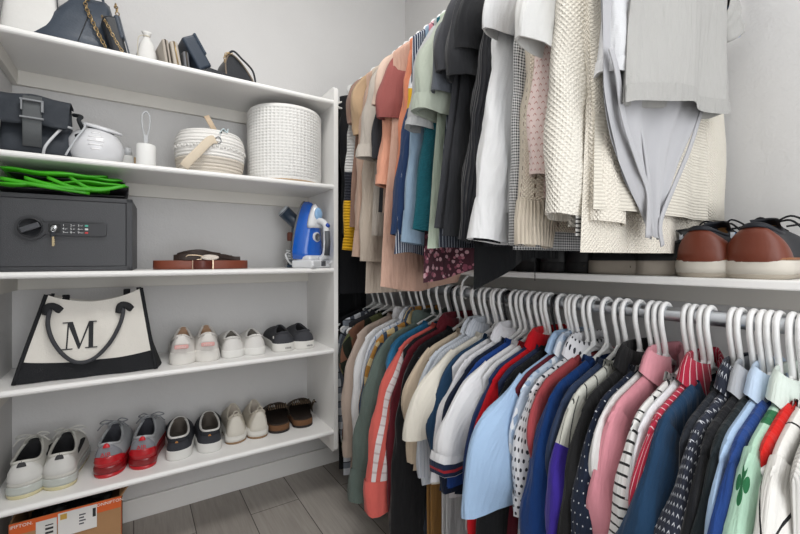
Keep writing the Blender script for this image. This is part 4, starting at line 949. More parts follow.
# low boots under the white shirt
for i, (px, X, rz) in enumerate(((500, .955, .1), (522, .96, .05), (548, .955, .12), (574, .96, .0))):
    p, rr_ = wshoe(px, X, rz)
    o, d = shoe('ankle_boot', ['black ankle boot furthest along the wall shelf', 'black ankle boot second from the far end of the wall shelf', 'black buckled boot below the openwork sweater cuff', 'black buckled boot beside the worn-soled sneakers'][i], p, rr_, L=.245, W=.092, upper=BKL, sole=mk('19191a', .7), lining=DARKIN, hs=.026, hh=.115, hside=.105, hf=.115, toe=.055, open1=.40, foot=1 if i % 2 else -1, heelw=.88, cat='boot')
    g = G()
    for k in range(3): g.lathe([(.0001, 0), (.0035, 0), (.003, .002), (.0001, .003)], 10, M=Matrix.Translation((-.03+.028*k, -.002+.004*abs(k-1), .060+.02*(k % 2))) @ Matrix.Rotation(R(90), 4, 'X'))
    g.build('studs', mk('b9bcc0', .25, metal=1), o)
# beaded string hanging in front of the shelf
t = thing('tie_cord', 'thin black and white beaded cord dangling past the wall shelf edge', 'cord', onX(535, 246, .925))
g = G()
zz = onX(535, 246, .925).z-onX(535, 280, .925).z
g.tube([(0, 0, .012), (.001, .001, -zz*.5), (0, 0, -zz)], .0012, 6)
for k in range(9): g.lathe([(.0001, -.002), (.0022, 0), (.0001, .002)], 8, c=(0, 0, -zz*k/8))
g.build('beads', mk('2a2a2c', .5), t)
# ================================================================ bags on the top shelf
ZT = SH[4]
LEA = mk('3b4450', .42, bump=.3, bscale=140, var=.12); LEK = mk('23262b', .42, bump=.25, bscale=140); GOLD = mk('b39a72', .3, metal=1)
def chain(root, pts, nm='chain', r=.0075, mat=None):
    P_ = cr(pts, 8); P2 = [P_[0]]
    for p in P_:
        if (p-P2[-1]).length >= r*1.25: P2.append(p)
    g = G()
    for i in range(len(P2)-1):
        a, b = P2[i], P2[i+1]; t_ = (b-a).normalized(); n_ = t_.cross(Vector((0, 1, 0)) if i % 2 else Vector((1, .3, 0))).normalized()
        c_ = (a+b)/2
        g.tube([c_+t_*cos(2*pi*k/12)*r*1.05+n_*sin(2*pi*k/12)*r*.62 for k in range(13)], r*.22, 6, cap=False)
    return g.build(nm, mat or GOLD, root)
def pillow_bag(g, w_, d_, h_, taper=.75, N=24, K=10, sag=.012, pw=.45):
    rows = []; uvs = []
    for r_ in range(K+1):
        v = r_/K; ww = w_/2*(1-(1-taper)*v); dd = d_/2*(1-.75*v**1.4)*(.85+.15*sin(pi*min(1, v*2)))
        row = []
        for k in range(N):
            a = 2*pi*k/N; ca, sa_ = cos(a), sin(a)
            row.append(Vector((ww*abs(ca)**pw*(1 if ca >= 0 else -1), dd*abs(sa_)**pw*(1 if sa_ >= 0 else -1), h_*v-sag*v*abs(ca)**2*0-sag*(1-abs(ca))*v*v)))
        rows.append(row); uvs.append([(k*.02, v*h_) for k in range(N)])
    g.rows(rows, uvs, closed=True, cap0=True, cap1=True); return rows
a = onY(21, 20, 1.62); b = Vector((XL+.07, 1.66, ZT))
t = thing('tote_bag', 'white tote bag at the far left of the top shelf', 'bag', (XL+.085, 1.66, ZT), .1)
WLE = mk('d5d4d1', .5, bump=.2, bscale=100)
g = G(); pillow_bag(g, .15, .12, .24, .7); g.build('body', WLE, t)
g = G(); g.tube([(-.072, -.02, .02), (-.04, -.022, .23)], .002, 6); g.tube([(.066, -.045, .0), (.05, -.03, .235)], .002, 6); g.build('seam_piping', mk('3a3c40', .6), t)
g = G(); g.tube(cr([(-.04, -.03, .22), (-.03, -.04, .32), (.03, -.04, .32), (.04, -.03, .22)], 6), .005, 8); g.build('handle', WLE, t)
xx = p_on(78, 4, 1.64)
t = thing('leather_handbag', 'large slate grey leather handbag with gold chain straps', 'bag', (xx.x-.005, 1.68, ZT), .08)
g = G(); rows = []
for v, wl, wr, dd in ((0, -.135, .115, .075), (.03, -.14, .118, .080), (.25, -.105, .105, .070), (.55, -.07, .100, .055), (.85, -.025, .092, .04), (1, -.005, .085, .02)):
    row = []
    for k in range(28):
        an = 2*pi*k/28; ca, sa_ = cos(an), sin(an); w2 = (wr-wl)/2; cx = (wr+wl)/2
        row.append(Vector((cx+w2*abs(ca)**.5*(1 if ca >= 0 else -1), dd*abs(sa_)**.6*(1 if sa_ >= 0 else -1)+.004*sin(an*5+v*4), v*.19+.004)))
    rows.append(row)
g.rows(rows, closed=True, cap0=True, cap1=True); g.build('body', LEA, t)
g = G(); g.tube([(-.138, -.05, .010), (0, -.083, .012), (.116, -.05, .010)], .003, 6); g.tube([(0, -.082, .012), (.03, -.05, .13), (.05, -.02, .18)], .0015, 5); g.build('seam', LEK, t)
chain(t, [(.035, -.02, .20), (.02, -.045, .16), (.045, -.075, .08), (.075, -.09, .012)])
chain(t, [(.10, -.02, .20), (.105, -.05, .15), (.112, -.07, .07), (.105, -.088, .012)], r=.008)
g = G(); g.tube(cr([(-.02, 0, .17), (-.005, 0, .24), (.05, 0, .26), (.075, 0, .17)], 6), .004, 8); g.build('handle', LEA, t)
xx = p_on(118, 4, 1.62)
t = thing('shoulder_bag', 'small dark grey leather shoulder bag leaning against the handbag, gold chain across', 'bag', (xx.x+.012, 1.66, ZT), .12)
Mx = Matrix.Rotation(R(-14), 4, 'Y')
g = G(); g.box((-.034, -.075, 0), (.010, .075, .125), .012, M=Mx, seg=4); g.build('body', LEK, t)
g = G(); g.box((-.002, -.077, .055), (.016, .077, .128), .007, M=Mx, seg=3); g.build('flap', LEA, t)
g = G(); g.tube([Mx @ Vector((.012, -.077, z)) for z in (.0, .05, .122)], .0025, 6); g.build('edge_piping', mk('5b6068', .4), t)
chain(t, [Mx @ Vector(p) for p in ((-.03, -.05, .13), (-.028, -.085, .09), (-.018, -.09, .04), (-.005, -.088, .004))], r=.006)
xx = p_on(147, 4, 1.62)
t = thing('cloth_pouch', 'white tied cloth pouch between the chain bag and wallets', 'pouch', (xx.x, 1.64, ZT))
g = G(); g.lathe([(.030, 0), (.033, .012), (.030, .04), (.022, .075), (.011, .098), (.007, .106), (.013, .114), (.016, .12), (.010, .122)], 24, sy=.7); g.build('body', mk('dddcd9', .9, bump=.6, bscale=50), t)
g = G(); g.lathe([(.008, .103), (.0105, .106), (.008, .109)], 16, sy=.8); g.tube(cr([(-.008, -.006, .106), (-.024, -.014, .09), (-.026, -.018, .04), (-.022, -.02, .0)], 5), .0016, 6); g.build('drawstring', mk('c6c0b2', .8), t)
xx = p_on(174, 4, 1.62)
BEI = mk('a79d92', .55, bump=.3, bscale=120)
for i, (dx, w2, h2, lean, col, lab, lz) in enumerate(((-.026, .020, .082, -8, 'b0a79c', 'taupe zip wallet standing upright beside the white pouch', 0), (.002, .024, .083, -10, 'b8b0a5', 'pale taupe clasp purse between the zip wallet and grey wallet', 0), (.030, .018, .058, -6, '6d6e72', 'short slate grey wallet beside the pale taupe clasp purse', 0))):
    t = thing('wallet', lab, 'wallet', (xx.x+dx, 1.62, ZT), .15)
    Mx = Matrix.Rotation(R(lean), 4, 'Y'); m_ = mk(col, .5, bump=.3, bscale=120)
    g = G(); g.box((-w2/2, -.05, .002), (w2/2, .06, h2), .006, M=Mx, seg=3); g.build('body', m_, t)
    g = G(); g.tube([Mx @ Vector((0, -.053, z)) for z in (.004, h2*.5, h2-.004)]+[Mx @ Vector((0, y, h2+.001)) for y in (-.04, .05)], .0022, 6); g.build('zip' if i != 1 else 'clasp_frame', GOLD if i == 1 else mk('5a544c', .4, metal=.7), t)
    if i == 1:
        g = G(); g.box((w2/2, -.03, .03), (w2/2+.002, .0, .06), .001, M=Mx); g.build('stitched_panel', mk('8d857a', .6), t)
xx = p_on(204, 4, 1.62)
t = thing('clutch_bag', 'dark slate box clutch leaning over on the top shelf', 'bag', (xx.x+.0, 1.64, ZT+.004), .12)
Mx = Matrix.Rotation(R(-32), 4, 'Y')
DN = mk('2c3745', .4, bump=.2, bscale=160)
g = G(); g.box((-.024, -.07, .014), (.024, .07, .125), .008, M=Mx, seg=3); g.build('body', DN, t)
g = G(); g.box((.020, -.072, .055), (.029, .072, .128), .004, M=Mx, seg=2); g.build('flap', mk('34404f', .38), t)
g = G(); g.prism([(-.01, 0), (.075, 0), (.06, .010), (.0, .016)], -.073, -.069, lambda a, b, d: Vector((a, d, b))); g.build('gusset', LEK, t)
xx = p_on(232, 4, 1.62)
t = thing('wristlet_bag', 'small black curved bag with tan edge nearest the side panel', 'bag', (xx.x-.022, 1.635, ZT), .12); sized(t, 1.2)
Mx = Matrix.Rotation(R(-28), 4, 'Y')
pl = [(-.0, 0), (.10, 0), (.105, .012), (.09, .030), (.055, .058), (.02, .075), (.0, .072), (-.012, .05), (-.010, .02)]
pl = [(p.x, p.y) for p in cr([(a, b, 0) for a, b in pl], 4, True)]
g = G(); g.prism([(a*.72, b*1.05) for a, b in pl], -.035, .05, lambda a, b, d: Vector((a, d, b))); g.build('body', LEK, t)
g = G(); g.tube([Vector((a*.72, -.036, b*1.05+.001)) for a, b in pl+pl[:1]], .0025, 6, cap=False); g.build('edge_piping', mk('7d6f60', .5), t)
g = G(); g.tube(cr([(-.008, -.03, .07), (.01, -.045, .088), (.035, -.05, .07), (.07, -.045, .045), (.082, -.04, .003)], 6), .003, 8); g.build('strap', LEK, t)
chain(t, [(-.012, -.038, .05), (-.01, -.04, .075), (.01, -.042, .084)], r=.005)
# ================================================================ fourth shelf
ZF = SH[3]
t = thing('camera_bag', 'black padded nylon camera bag with front buckle strap', 'bag', (-.245, 1.665, ZF), .05)
NY = mk('2f343b', .7, bump=.5, bscale=90); WEB = mk('55585a', .7, bump=.3, bscale=300)
g = G(); rows = pillow_bag(g, .17, .17, .165, .93, pw=.32, sag=.0); g.build('body', NY, t)
g = G(); rr_ = []
for v in range(9):
    q_ = v/8; y = -.088+.02*sin(q_*pi*.0); zt_ = .168-.07*q_*(1 if 1 else 0)
    rr_.append([Vector((x*.085*(1-.02*v), -.082*sst(0, .35, q_)-.012-.004*sin(x*6+v), .172-.0*q_-.085*sst(.2, 1, q_)+.004*cos(x*3))) for x in [k/6-1 for k in range(13)]])
g.rows(rr_); g.rows([[p+Vector((0, .004, -.003)) for p in r_] for r_ in rr_], flip=True); g.build('flap', NY, t)
g = G(); g.tube([(-.005, -.095, .165), (-.005, -.106, .13), (-.005, -.102, .07), (-.005, -.094, .02)], .01, flat=(.021, .0018), up=(1, 0, 0)); g.build('buckle_strap', WEB, t)
g = G(); g.box((-.029, -.113, .118), (-.025, -.105, .150), .001); g.box((.015, -.113, .118), (.021, -.105, .150), .001); g.box((-.031, -.113, .146), (.021, -.105, .151), .001); g.box((-.031, -.113, .096), (.021, -.105, .101), .001); g.build('buckle', mk('84878a', .4), t)
g = G(); g.tube([(-.03, -.01, .176), (.03, -.01, .178)], .006, 8); g.build('top_grip', mk('1f2226', .8), t); g = G(); g.tube(cr([(.085, -.02, .15), (.105, -.05, .14), (.10, -.08, .12), (.11, -.06, .09), (.095, -.085, .07)], 5), .006, 8); g.build('carry_loop', mk('1f2226', .8), t)
g = G(); g.tube(cr([(.105, -.06, .12), (.115, -.09, .10), (.09, -.102, .05), (.07, -.104, .004)], 5), .003, 6); g.build('grey_cord', mk('b9bcc0', .4), t)
t = thing('strap_webbing', 'grey webbing strap bundled between camera bag and left wall', 'strap', (-.331, 1.60, ZF))
g = G(); g.tube(cr([(.0, 0, .002), (-.002, -.01, .05), (.003, .0, .10), (-.001, .01, .145)], 5), .01, flat=(.008, .0015), up=(1, 0, 0)); g.build('webbing', mk('a3a5a8', .8), t)
xx = p_on(97, 3, 1.64)
t = thing('appliance_dome', 'glossy white rounded mini appliance with vent slots and raised lid', 'appliance', (xx.x-.003, 1.645, ZF), .05); sized(t, 1.17)
GW = mk('d6d7da', .22, coat=.5, var=.01)
rows = []
g = G(); prof = [(.030, 0), (.050, .003), (.062, .018), (.0665, .038), (.063, .058), (.052, .078), (.036, .090), (.018, .095), (.0001, .096)]
g.lathe(prof, 40, sy=.95); g.build('body', GW, t)
g = G()
for k in range(5):
    z = .030+k*.011; hw = (.010, .015, .017, .015, .009)[k]
    def rad(z):
        for (r0, z0), (r1, z1) in zip(prof, prof[1:]):
            if z0 <= z <= z1: return r0+(r1-r0)*(z-z0)/(z1-z0)
    rr0 = rad(z)*.95; pts = []
    for q_ in range(7):
        an = -pi/2+.0+(q_-3)/3*hw/rr0; pts.append((cos(an)*rr0*1.04, sin(an)*rr0*1.0, z))
    g.tube(pts, .0017, 6)
g.build('vent_slots', mk('eeeeef', .3), t)
Mx = Matrix.Translation((.012, .0, .098)) @ Matrix.Rotation(R(12), 4, 'X') @ Matrix.Rotation(R(10), 4, 'Y')
g = G(); g.lathe([(.046, -.002), (.049, .001), (.046, .005), (.030, .009), (.0001, .010)], 36, M=Mx, sx=1.05, sy=.85); g.build('lid', GW, t)
g = G(); g.lathe([(.028, 0), (.034, -.010), (.028, -.018), (.0001, -.018)], 30, M=Mx, sx=1.0, sy=.85); g.build('lid_underside', mk('6f7478', .4), t)
g = G(); g.tube(cr([(-.050, -.02, .085), (-.066, -.04, .080), (-.085, -.055, .05), (-.10, -.065, .02), (-.105, -.055, .003)], 6), .0032, 8); g.build('power_cord', mk('c9cbce', .4), t)
xx = p_on(128, 3, 1.70)
t = thing('storage_jar', 'small clear-topped jar tucked behind the white appliance', 'jar', (xx.x-.002, 1.72, ZF))
g = G(); g.box((-.018, -.018, 0), (.018, .018, .055), .003); g.build('body', mk('c9c9c6', .4), t)
g = G(); g.box((.019, -.018, 0), (.026, .018, .05), .001); g.build('wooden_side', mk('a98f6c', .6), t)
g = G(); g.lathe([(.014, .055), (.014, .075), (.011, .082), (.0001, .083)], 20); g.build('cap', mk('b9bbbd', .3), t)
xx = p_on(146, 3, 1.62)
t = thing('lint_roller', 'white cylinder roller standing upright with slim grey loop handle', 'lint roller', (xx.x, 1.62, ZF)); t.scale = (1.1, 1.1, 1.25)
g = G(); g.lathe([(.0245, 0), (.026, .002), (.026, .060), (.0245, .062), (.0001, .062)], 32); g.build('roll', mk('e4e4e2', .7), t)
g = G(); g.tube(cr([(-.003, 0, .062), (-.0045, 0, .085), (-.0095, 0, .115), (-.0095, 0, .140), (0, 0, .152), (.0095, 0, .140), (.0095, 0, .115), (.0045, 0, .085), (.003, 0, .062)], 6), .0028, 8)
g.prism([(-.005, .062), (.005, .062), (.004, .09), (-.004, .09)], -.002, .002, lambda a, b, d: Vector((a, d, b))); g.build('handle', mk('b4b6b8', .35), t)
# woven round basket with handle
xx = p_on(211, 3, 1.68)
t = thing('rope_basket', 'low round white rope basket with leather handle, beside the tall basket', 'basket', (xx.x, 1.69, ZF)); t.scale = (1.3, 1.25, 1.38)
ROPE = NT('white rope coil', .9, .1); uvn = ROPE.n('ShaderNodeTexCoord').outputs['UV']; sp = ROPE.n('ShaderNodeSeparateXYZ'); ROPE.t.links.new(uvn, sp.inputs[0])
hh_ = ROPE.f('ABSOLUTE', ROPE.f('SINE', ROPE.f('MULTIPLY', sp.outputs[1], pi/.009))); tw = ROPE.f('ABSOLUTE', ROPE.f('SINE', ROPE.f('MULTIPLY', ROPE.f('ADD', sp.outputs[0], sp.outputs[1]), pi/.006)))
ROPE.put(ROPE.mix(ROPE.f('LESS_THAN', sp.outputs[1], .062), lin('e9e7e3'), lin('d3cbbf')), ROPE.p.inputs['Base Color']); ROPE.bump(ROPE.f('ADD', hh_, ROPE.f('MULTIPLY', tw, .3)), .6, .0025)
g = G(); pr = [(.078, 0)]
for k in range(13):
    zc = .005+k*.0088; rr0 = .081+.008*sin(min(1, k/7)*pi/2)-.0012*max(0, k-9)**2
    for q_ in range(4):
        an = -pi/2+pi*(q_+.5)/4; pr.append((rr0+.0045*cos(an), zc+.0044*sin(an)))
g.lathe(pr+[(.070, .118), (.066, .112)], 44); g.build('body', ROPE.m, t)
g = G(); g.lathe([(.066, .112), (.064, .03), (.0001, .03)], 36); g.build('inside', mk('a8a49c', .95), t)
LTH = mk('d3c5b0', .7, bump=.2, bscale=120)
g = G(); g.tube(cr([(.004, -.089, .086), (-.015, -.098, .080), (-.045, -.110, .045), (-.070, -.112, .016), (-.078, -.108, .004)], 6), .01, flat=(.011, .002), up=(-.7, 0, .7)); g.build('handle', LTH, t)
g = G(); g.tube(cr([(.0, -.092, .088), (.008, -.094, .094), (.014, -.092, .084), (.006, -.094, .076)], 5, True), .0014, 6); g.tube(cr([(.010, -.09, .092), (.016, -.084, .108), (.014, -.078, .114)], 5), .0012, 6); g.build('ring', mk('8b8d90', .25, metal=1), t)
g = G(); g.tube([(.0, -.076, .112), (-.012, -.07, .135), (-.020, -.066, .150)], .01, flat=(.007, .0015), up=(1, 0, 0)); g.build('upright_strap', mk('c2ad93', .7), t)
g = G(); g.tube(cr([(.01, -.086, .104), (.02, -.08, .118), (.03, -.075, .112), (.034, -.07, .12)], 5), .005, flat=(.007, .001), up=(0, 1, 0)); g.build('ribbon', mk('cfe0e4', .7), t)
g = G()
for k in range(30):
    an = -pi*.98+pi*.96*k/29; r0 = .0925; g.lathe([(.0001, -.005), (.005, 0), (.0001, .005)], 8, M=Matrix.Translation((cos(an)*r0, sin(an)*r0, .068+.002*(k % 2))) @ Matrix.Rotation(an, 4, 'Z') @ Matrix.Rotation(R(40 if k % 2 else -40), 4, 'X'))
g.build('braid', mk('dcdad6', .9), t)
# tall waffle basket
xx = p_on(285, 3, 1.68)
t = thing('woven_basket', 'tall white waffle-woven basket standing against the side panel', 'basket', (XP0-.1535, 1.7045, ZF))
WV = NT('white woven grid', .8, .15); uvn = WV.n('ShaderNodeTexCoord').outputs['UV']; sp = WV.n('ShaderNodeSeparateXYZ'); WV.t.links.new(uvn, sp.inputs[0])
P_ = .0122
fu = WV.f('FRACT', WV.f('DIVIDE', sp.outputs[0], P_)); fv = WV.f('FRACT', WV.f('DIVIDE', sp.outputs[1], P_))
cu = WV.f('SUBTRACT', 1.0, WV.f('MULTIPLY', WV.f('ABSOLUTE', WV.f('SUBTRACT', fu, .5)), 2.0)); cv = WV.f('SUBTRACT', 1.0, WV.f('MULTIPLY', WV.f('ABSOLUTE', WV.f('SUBTRACT', fv, .5)), 2.0))
hole = WV.f('MINIMUM', WV.f('MULTIPLY', WV.f('MINIMUM', cu, cv), 2.2), 1.0)
WV.p.inputs['Base Color'].default_value = lin('e4e3e0')
WV.bump(WV.noise(300, 3), .2, .002)
rows, uvs = [], []; SEG = 60*4; NVV = 25*4; Rb, hb_ = .150, .293
for j in range(NVV+1):
    v = j/NVV; z = hb_*v; rr0 = Rb*(.965+.035*sst(0, .12, v))-(.006*sst(.955, 1, v)); row = []; uvr = []
    for k in range(SEG):
        an = 2*pi*k/SEG; inner = 4 < j < NVV-4
        dep = (.0055 if (k % 4 in (1, 2) and j % 4 in (1, 2)) else (.0008 if (k % 4 == 0 or j % 4 == 0) else 0)) if inner else 0
        row.append(Vector((cos(an)*(rr0-dep), sin(an)*(rr0-dep), z+.002))); uvr.append((an*Rb, z))
    rows.append(row); uvs.append(uvr)
g = G(); g.rows(rows, uvs, closed=True, cap0=True); g.rows([rows[-1], [Vector((p.x*.93, p.y*.93, p.z-.002)) for p in rows[-1]], [Vector((p.x*.90, p.y*.90, .03)) for p in rows[-1]]], closed=True, cap1=True); g.build('body', WV.m, t)
g = G(); g.lathe([(Rb*.955, -.0005), (Rb*.975, .003), (Rb*.968, .007)], 48); g.build('bottom_trim', mk('b59d80', .8), t)
# ================================================================ middle shelf: safe, cloth, belts, irons
ZM = SH[2]
SF = mk('3c3d40', .45, bump=.3, bscale=500, var=.05); SF2 = mk('434447', .42, bump=.3, bscale=500, var=.05); SFK = mk('1d1e20', .5)
sw, sh, sd = .33, .228, .25
t = thing('safe', 'dark grey steel electronic safe with keypad and key', 'safe', (-.168, 1.578, ZM), -.055)
g = G(); x0, x1 = -sw/2, sw/2
g.box((x0, .004, 0), (x1, sd, sh), .004)
fr_ = .014
g.box((x0, 0, 0), (x0+fr_, .012, sh), .002); g.box((x1-fr_-.003, 0, 0), (x1, .012, sh), .002); g.box((x0, 0, sh-fr_), (x1, .012, sh), .002); g.box((x0, 0, 0), (x1, .012, fr_), .002)
g.build('cabinet', SF, t)
g = G(); g.box((x0+fr_+.001, .001, fr_+.001), (x1-fr_-.004, .008, sh-fr_-.001), .0015); door = g.build('door', SF2, t)
g = G(); cx, cz = x0+.083, .128
pl = [(cx+.036*cos(a), cz+.036*sin(a)) for a in [R(28)+k*(2*pi-R(56))/24 for k in range(25)]]
pl += [(cx+.050, cz-.021), (x1-.075, cz-.021), (x1-.068, cz-.017), (x1-.068, cz+.017), (x1-.075, cz+.022), (cx+.050, cz+.022)]
pl = [(x, z) for x, z in pl]
g.prism(pl, -.008, .001, lambda a, b, d: Vector((a, d, b))); g.build('lock_panel', mk('353639', .4), door)
g = G(); g.lathe([(.0285, 0), (.0285, .003), (.025, .004), (.0245, .0005), (.0001, .0005)], 36, M=Matrix.Translation((cx, -.008, cz)) @ Matrix.Rotation(R(90), 4, 'X')); g.build('knob_rim', mk('242528', .4), door)
g = G(); Mk = Matrix.Translation((cx, -.011, cz)) @ Matrix.Rotation(R(-24), 4, 'Y'); g.box((-.023, -.007, -.008), (.023, .002, .008), .002, M=Mk); g.build('knob', mk('4a4c50', .35), door)
kx = cx+.054
CHM = mk('c6c8ca', .2, metal=1)
g = G(); g.box((kx-.014, -.0095, cz-.012), (kx+.014, -.007, cz+.014), .002); g.build('key_plate', SFK, door)
g = G(); g.lathe([(.0085, 0), (.0085, .003), (.006, .005), (.0001, .005)], 24, M=Matrix.Translation((kx, -.009, cz+.001)) @ Matrix.Rotation(R(90), 4, 'X')); g.box((kx-.0065, -.021, cz-.0015), (kx+.0065, -.013, cz+.0015), .0005); g.build('key_cylinder', CHM, door)
for ci in range(5):
    g = G()
    for ri in range(3):
        pass
lx = [kx+.028, kx+.046, kx+.064, kx+.082]
WT = mk('d8dadb', .5)
for ri, rw in enumerate((('1', '2', '3'), ('4', '5', '6'), ('7', '8', '9'))):
    for ci, ch in enumerate(rw):
        px_, pz_ = lx[ci]-.004, cz+.0095-ri*.0105
        g = G(); g.box((px_-.0065, -.0095, pz_-.0035), (px_+.0065, -.0078, pz_+.0035), .0008); kb = g.build('key_button', mk('2c2d30', .5), door)
        textplate(kb, ch, .0092, WT, Vector((px_-.003, -.0097, pz_)), 90, name='digit', depth=.0002)
        textplate(kb, ('', 'abc', 'def', 'ghi', 'jkl', 'mno', 'pqrs', 'tuv', 'wxyz')[ri*3+ci] or '.', .0048, WT, Vector((px_+.0035, -.0097, pz_)), 90, name='letters', depth=.0002)
for ri, cc in enumerate(('4fae9a', 'd8dadb', 'c23a3c')):
    px_, pz_ = lx[3]-.006, cz+.0095-ri*.0105; g = G(); g.box((px_-.004, -.0097, pz_-.0028), (px_+.004, -.0078, pz_+.0028), .0008); g.build('light_button', mk(cc, .5), door)
g = G(); g.box((kx-.03, -.0092, cz+.0180), (x1-.08, -.0078, cz+.0190), .0002); g.build('panel_groove', SFK, door)
kt = thing('key', 'silver key hanging on its blue-black ring in the safe lock', 'key', Matrix.Rotation(-.055, 4, 'Z') @ Vector((kx, -.024, cz-.004))+Vector(t.location), -.055)
g = G(); g.tube(cr([(0, 0, .004), (.005, -.001, -.002), (0, -.002, -.008), (-.005, -.001, -.002)], 4, True)+[Vector((0, 0, .004))], .0011, 6, cap=False); g.build('ring', CHM, kt)
g = G(); g.box((-.0055, -.004, -.022), (.0055, -.001, -.008), .002); g.build('key_head', mk('20242c', .4), kt)
g = G(); g.box((-.0028, -.0035, -.050), (.0028, -.0015, -.021), .0006)
for k in range(4): g.box((.002, -.0033, -.047+k*.005), (.0045, -.0017, -.0445+k*.005), 0)
g.build('blade', mk('c9b894', .25, metal=1), kt)
# folded lime green and black cloth on the safe
zS = ZM+sh
LIME = simple('lime nylon', '46b81c', .42, bump=.9, bscale=22, var=.5); BLKN = simple('black nylon', '17181a', .55, bump=.6, bscale=30)
ct = thing('folded_jacket', 'folded lime green and black nylon jacket on top of the safe', 'jacket', (-.165, 1.68, zS), .02); ct.scale = (1, 1, 1.75)
def fold_sheet(cx, cy, w_, d_, z, th, ph, mat, nm, wav=.003):
    rows = []; K = 28; N = 20
    for k in range(K+1):
        x = cx-w_/2+w_*k/K; row = []
        for q_ in range(N):
            a = 2*pi*q_/N; ca, sa_ = cos(a), sin(a)
            y = cy+d_/2*abs(ca)**.6*(1 if ca >= 0 else -1)+.010*sin(x*28+ph)
            endt = sqrt(max(0, 1-abs(2*k/K-1)**6))*.9+.1
            zz_ = z+th/2+th/2*sa_*endt+wav*sin(x*21+ph)*sin(y*17+ph*2)+.4*wav*sin(x*55+y*30+ph)
            row.append(Vector((x, y, max(.0015, zz_))))
        rows.append(row)
    g = G(); g.rows(rows, closed=True, cap0=True, cap1=True); return g.build(nm, mat, ct)
fold_sheet(-.01, .0, .31, .20, .001, .010, 0.3, BLKN, 'black_panel')
fold_sheet(-.03, -.01, .26, .20, .009, .012, 1.7, LIME, 'green_fold')
fold_sheet(.03, -.015, .24, .19, .018, .010, 3.1, LIME, 'green_fold')
fold_sheet(.0, -.005, .28, .19, .026, .006, 4.4, BLKN, 'black_panel')
fold_sheet(-.03, -.01, .25, .20, .031, .012, 5.2, LIME, 'green_fold')
fold_sheet(.055, -.005, .16, .18, .030, .010, 2.2, LIME, 'green_fold')
fold_sheet(.12, -.0, .06, .18, .008, .022, 2.9, BLKN, 'black_panel')
g = G()
for k in range(4): g.tube(cr([(-.15+.05*k, -.105, .020+.004*k), (-.06+.04*k, -.118, .012), (.05+.03*k, -.112, .006+.006*k)], 5), .0035, 6)
g.build('green_piping', LIME, ct)
# belts
BRN = simple('saddle brown leather', '7c3f2c', .42, bump=.2, bscale=160, var=.2); BRS = mk('c9b49a', .3, metal=.9)
xx = (p_on(153, 2, 1.60)+p_on(251, 2, 1.60))/2
w_ = (p_on(251, 2, 1.60)-p_on(153, 2, 1.60)).x
t = thing('leather_belt', 'reddish brown leather belt coiled flat on the middle shelf', 'belt', (xx.x, 1.66, ZM), 0)
g = G(); pts = []
for k in range(121):
    an = -pi/2+2*pi*k/60; rr0 = 1-.03*k/60; x = w_/2*rr0*abs(cos(an))**.7*(1 if cos(an) >= 0 else -1); y = .055*rr0*sin(an); pts.append((x, y, .0165))
g.tube(pts, .01, flat=(.0155, .0017), up=(0, 0, 1)); g.build('strap', BRN, t)
g = G(); g.tube([(-.035, -.058, .0165), (.025, -.058, .0165)], .01, flat=(.0158, .0022), up=(0, 0, 1)); g.build('buckle_flap', simple('dark brown leather', '5c2c24', .4, bump=.2, bscale=160), t)
g = G(); g.box((.024, -.063, .0), (.029, -.056, .034), .001); g.box((-.040, -.0615, .0), (-.0385, -.0575, .033), .0005); g.build('buckle', BRS, t)
t = thing('braided_belt', 'dark brown braided belt with brass buckle heaped above the coiled belt', 'belt', (xx.x, 1.66, ZM+.034), 0)
DBR = simple('dark braided leather', '2e211b', .55, bump=.9, bscale=260)
g = G(); pts = [(-.095, -.03, .006), (-.06, -.05, .010), (0, -.045, .008), (.07, -.03, .006), (.10, .0, .005), (.05, .035, .008), (-.04, .035, .014), (-.08, .005, .012), (-.05, -.025, .022), (-.01, -.03, .026), (.03, -.02, .018), (.06, -.01, .014)]
g.tube(cr(pts, 8), .01, flat=(.012, .0022), up=(0, .35, 1)); g.build('strap', DBR, t)
g = G(); g.tube(cr([(-.055, -.052, .002), (-.012, -.052, .002), (-.010, -.050, .014), (-.053, -.050, .016)], 3, True), .002, 6); g.build('buckle', BRS, t)
t = thing('oval_buckle_belt', 'belt with large oval engraved silver buckle lying on the coiled belts', 'belt', (xx.x+.018, 1.61, ZM+.0345), 0)
Mx = Matrix.Translation((0, .0, .008)) @ Matrix.Rotation(R(62), 4, 'X')
g = G(); g.lathe([(.020, -.001), (.021, .001), (.019, .003), (.0165, .002), (.0001, .0045)], 36, sx=1.5, sy=.55, M=Mx); g.build('buckle', simple('engraved silver', 'b4aca4', .35, metal=.8, bump=1, bscale=300), t)
g = G(); g.tube(cr([(.02, .006, .010), (.05, .02, .012), (.085, .03, .004), (.11, .03, .003)], 6), .01, flat=(.009, .002), up=(0, .3, 1)); g.build('strap', DBR, t)
# steam iron standing on its heel
IB = mk('1c5fc0', .2, coat=.6); IW = mk('dfe1e4', .25, coat=.3); ISI = mk('a9adb3', .25, metal=.9); IGR = mk('585b60', .5); ILB = simple('light blue tank', '8fb9e2', .12, coat=.5)
xx = p_on(314, 2, 1.60)
t = thing('steam_iron', 'blue and white steam iron standing upright on its heel', 'iron', (xx.x, 1.63, ZM), -1.1); sized(t, 1.3)
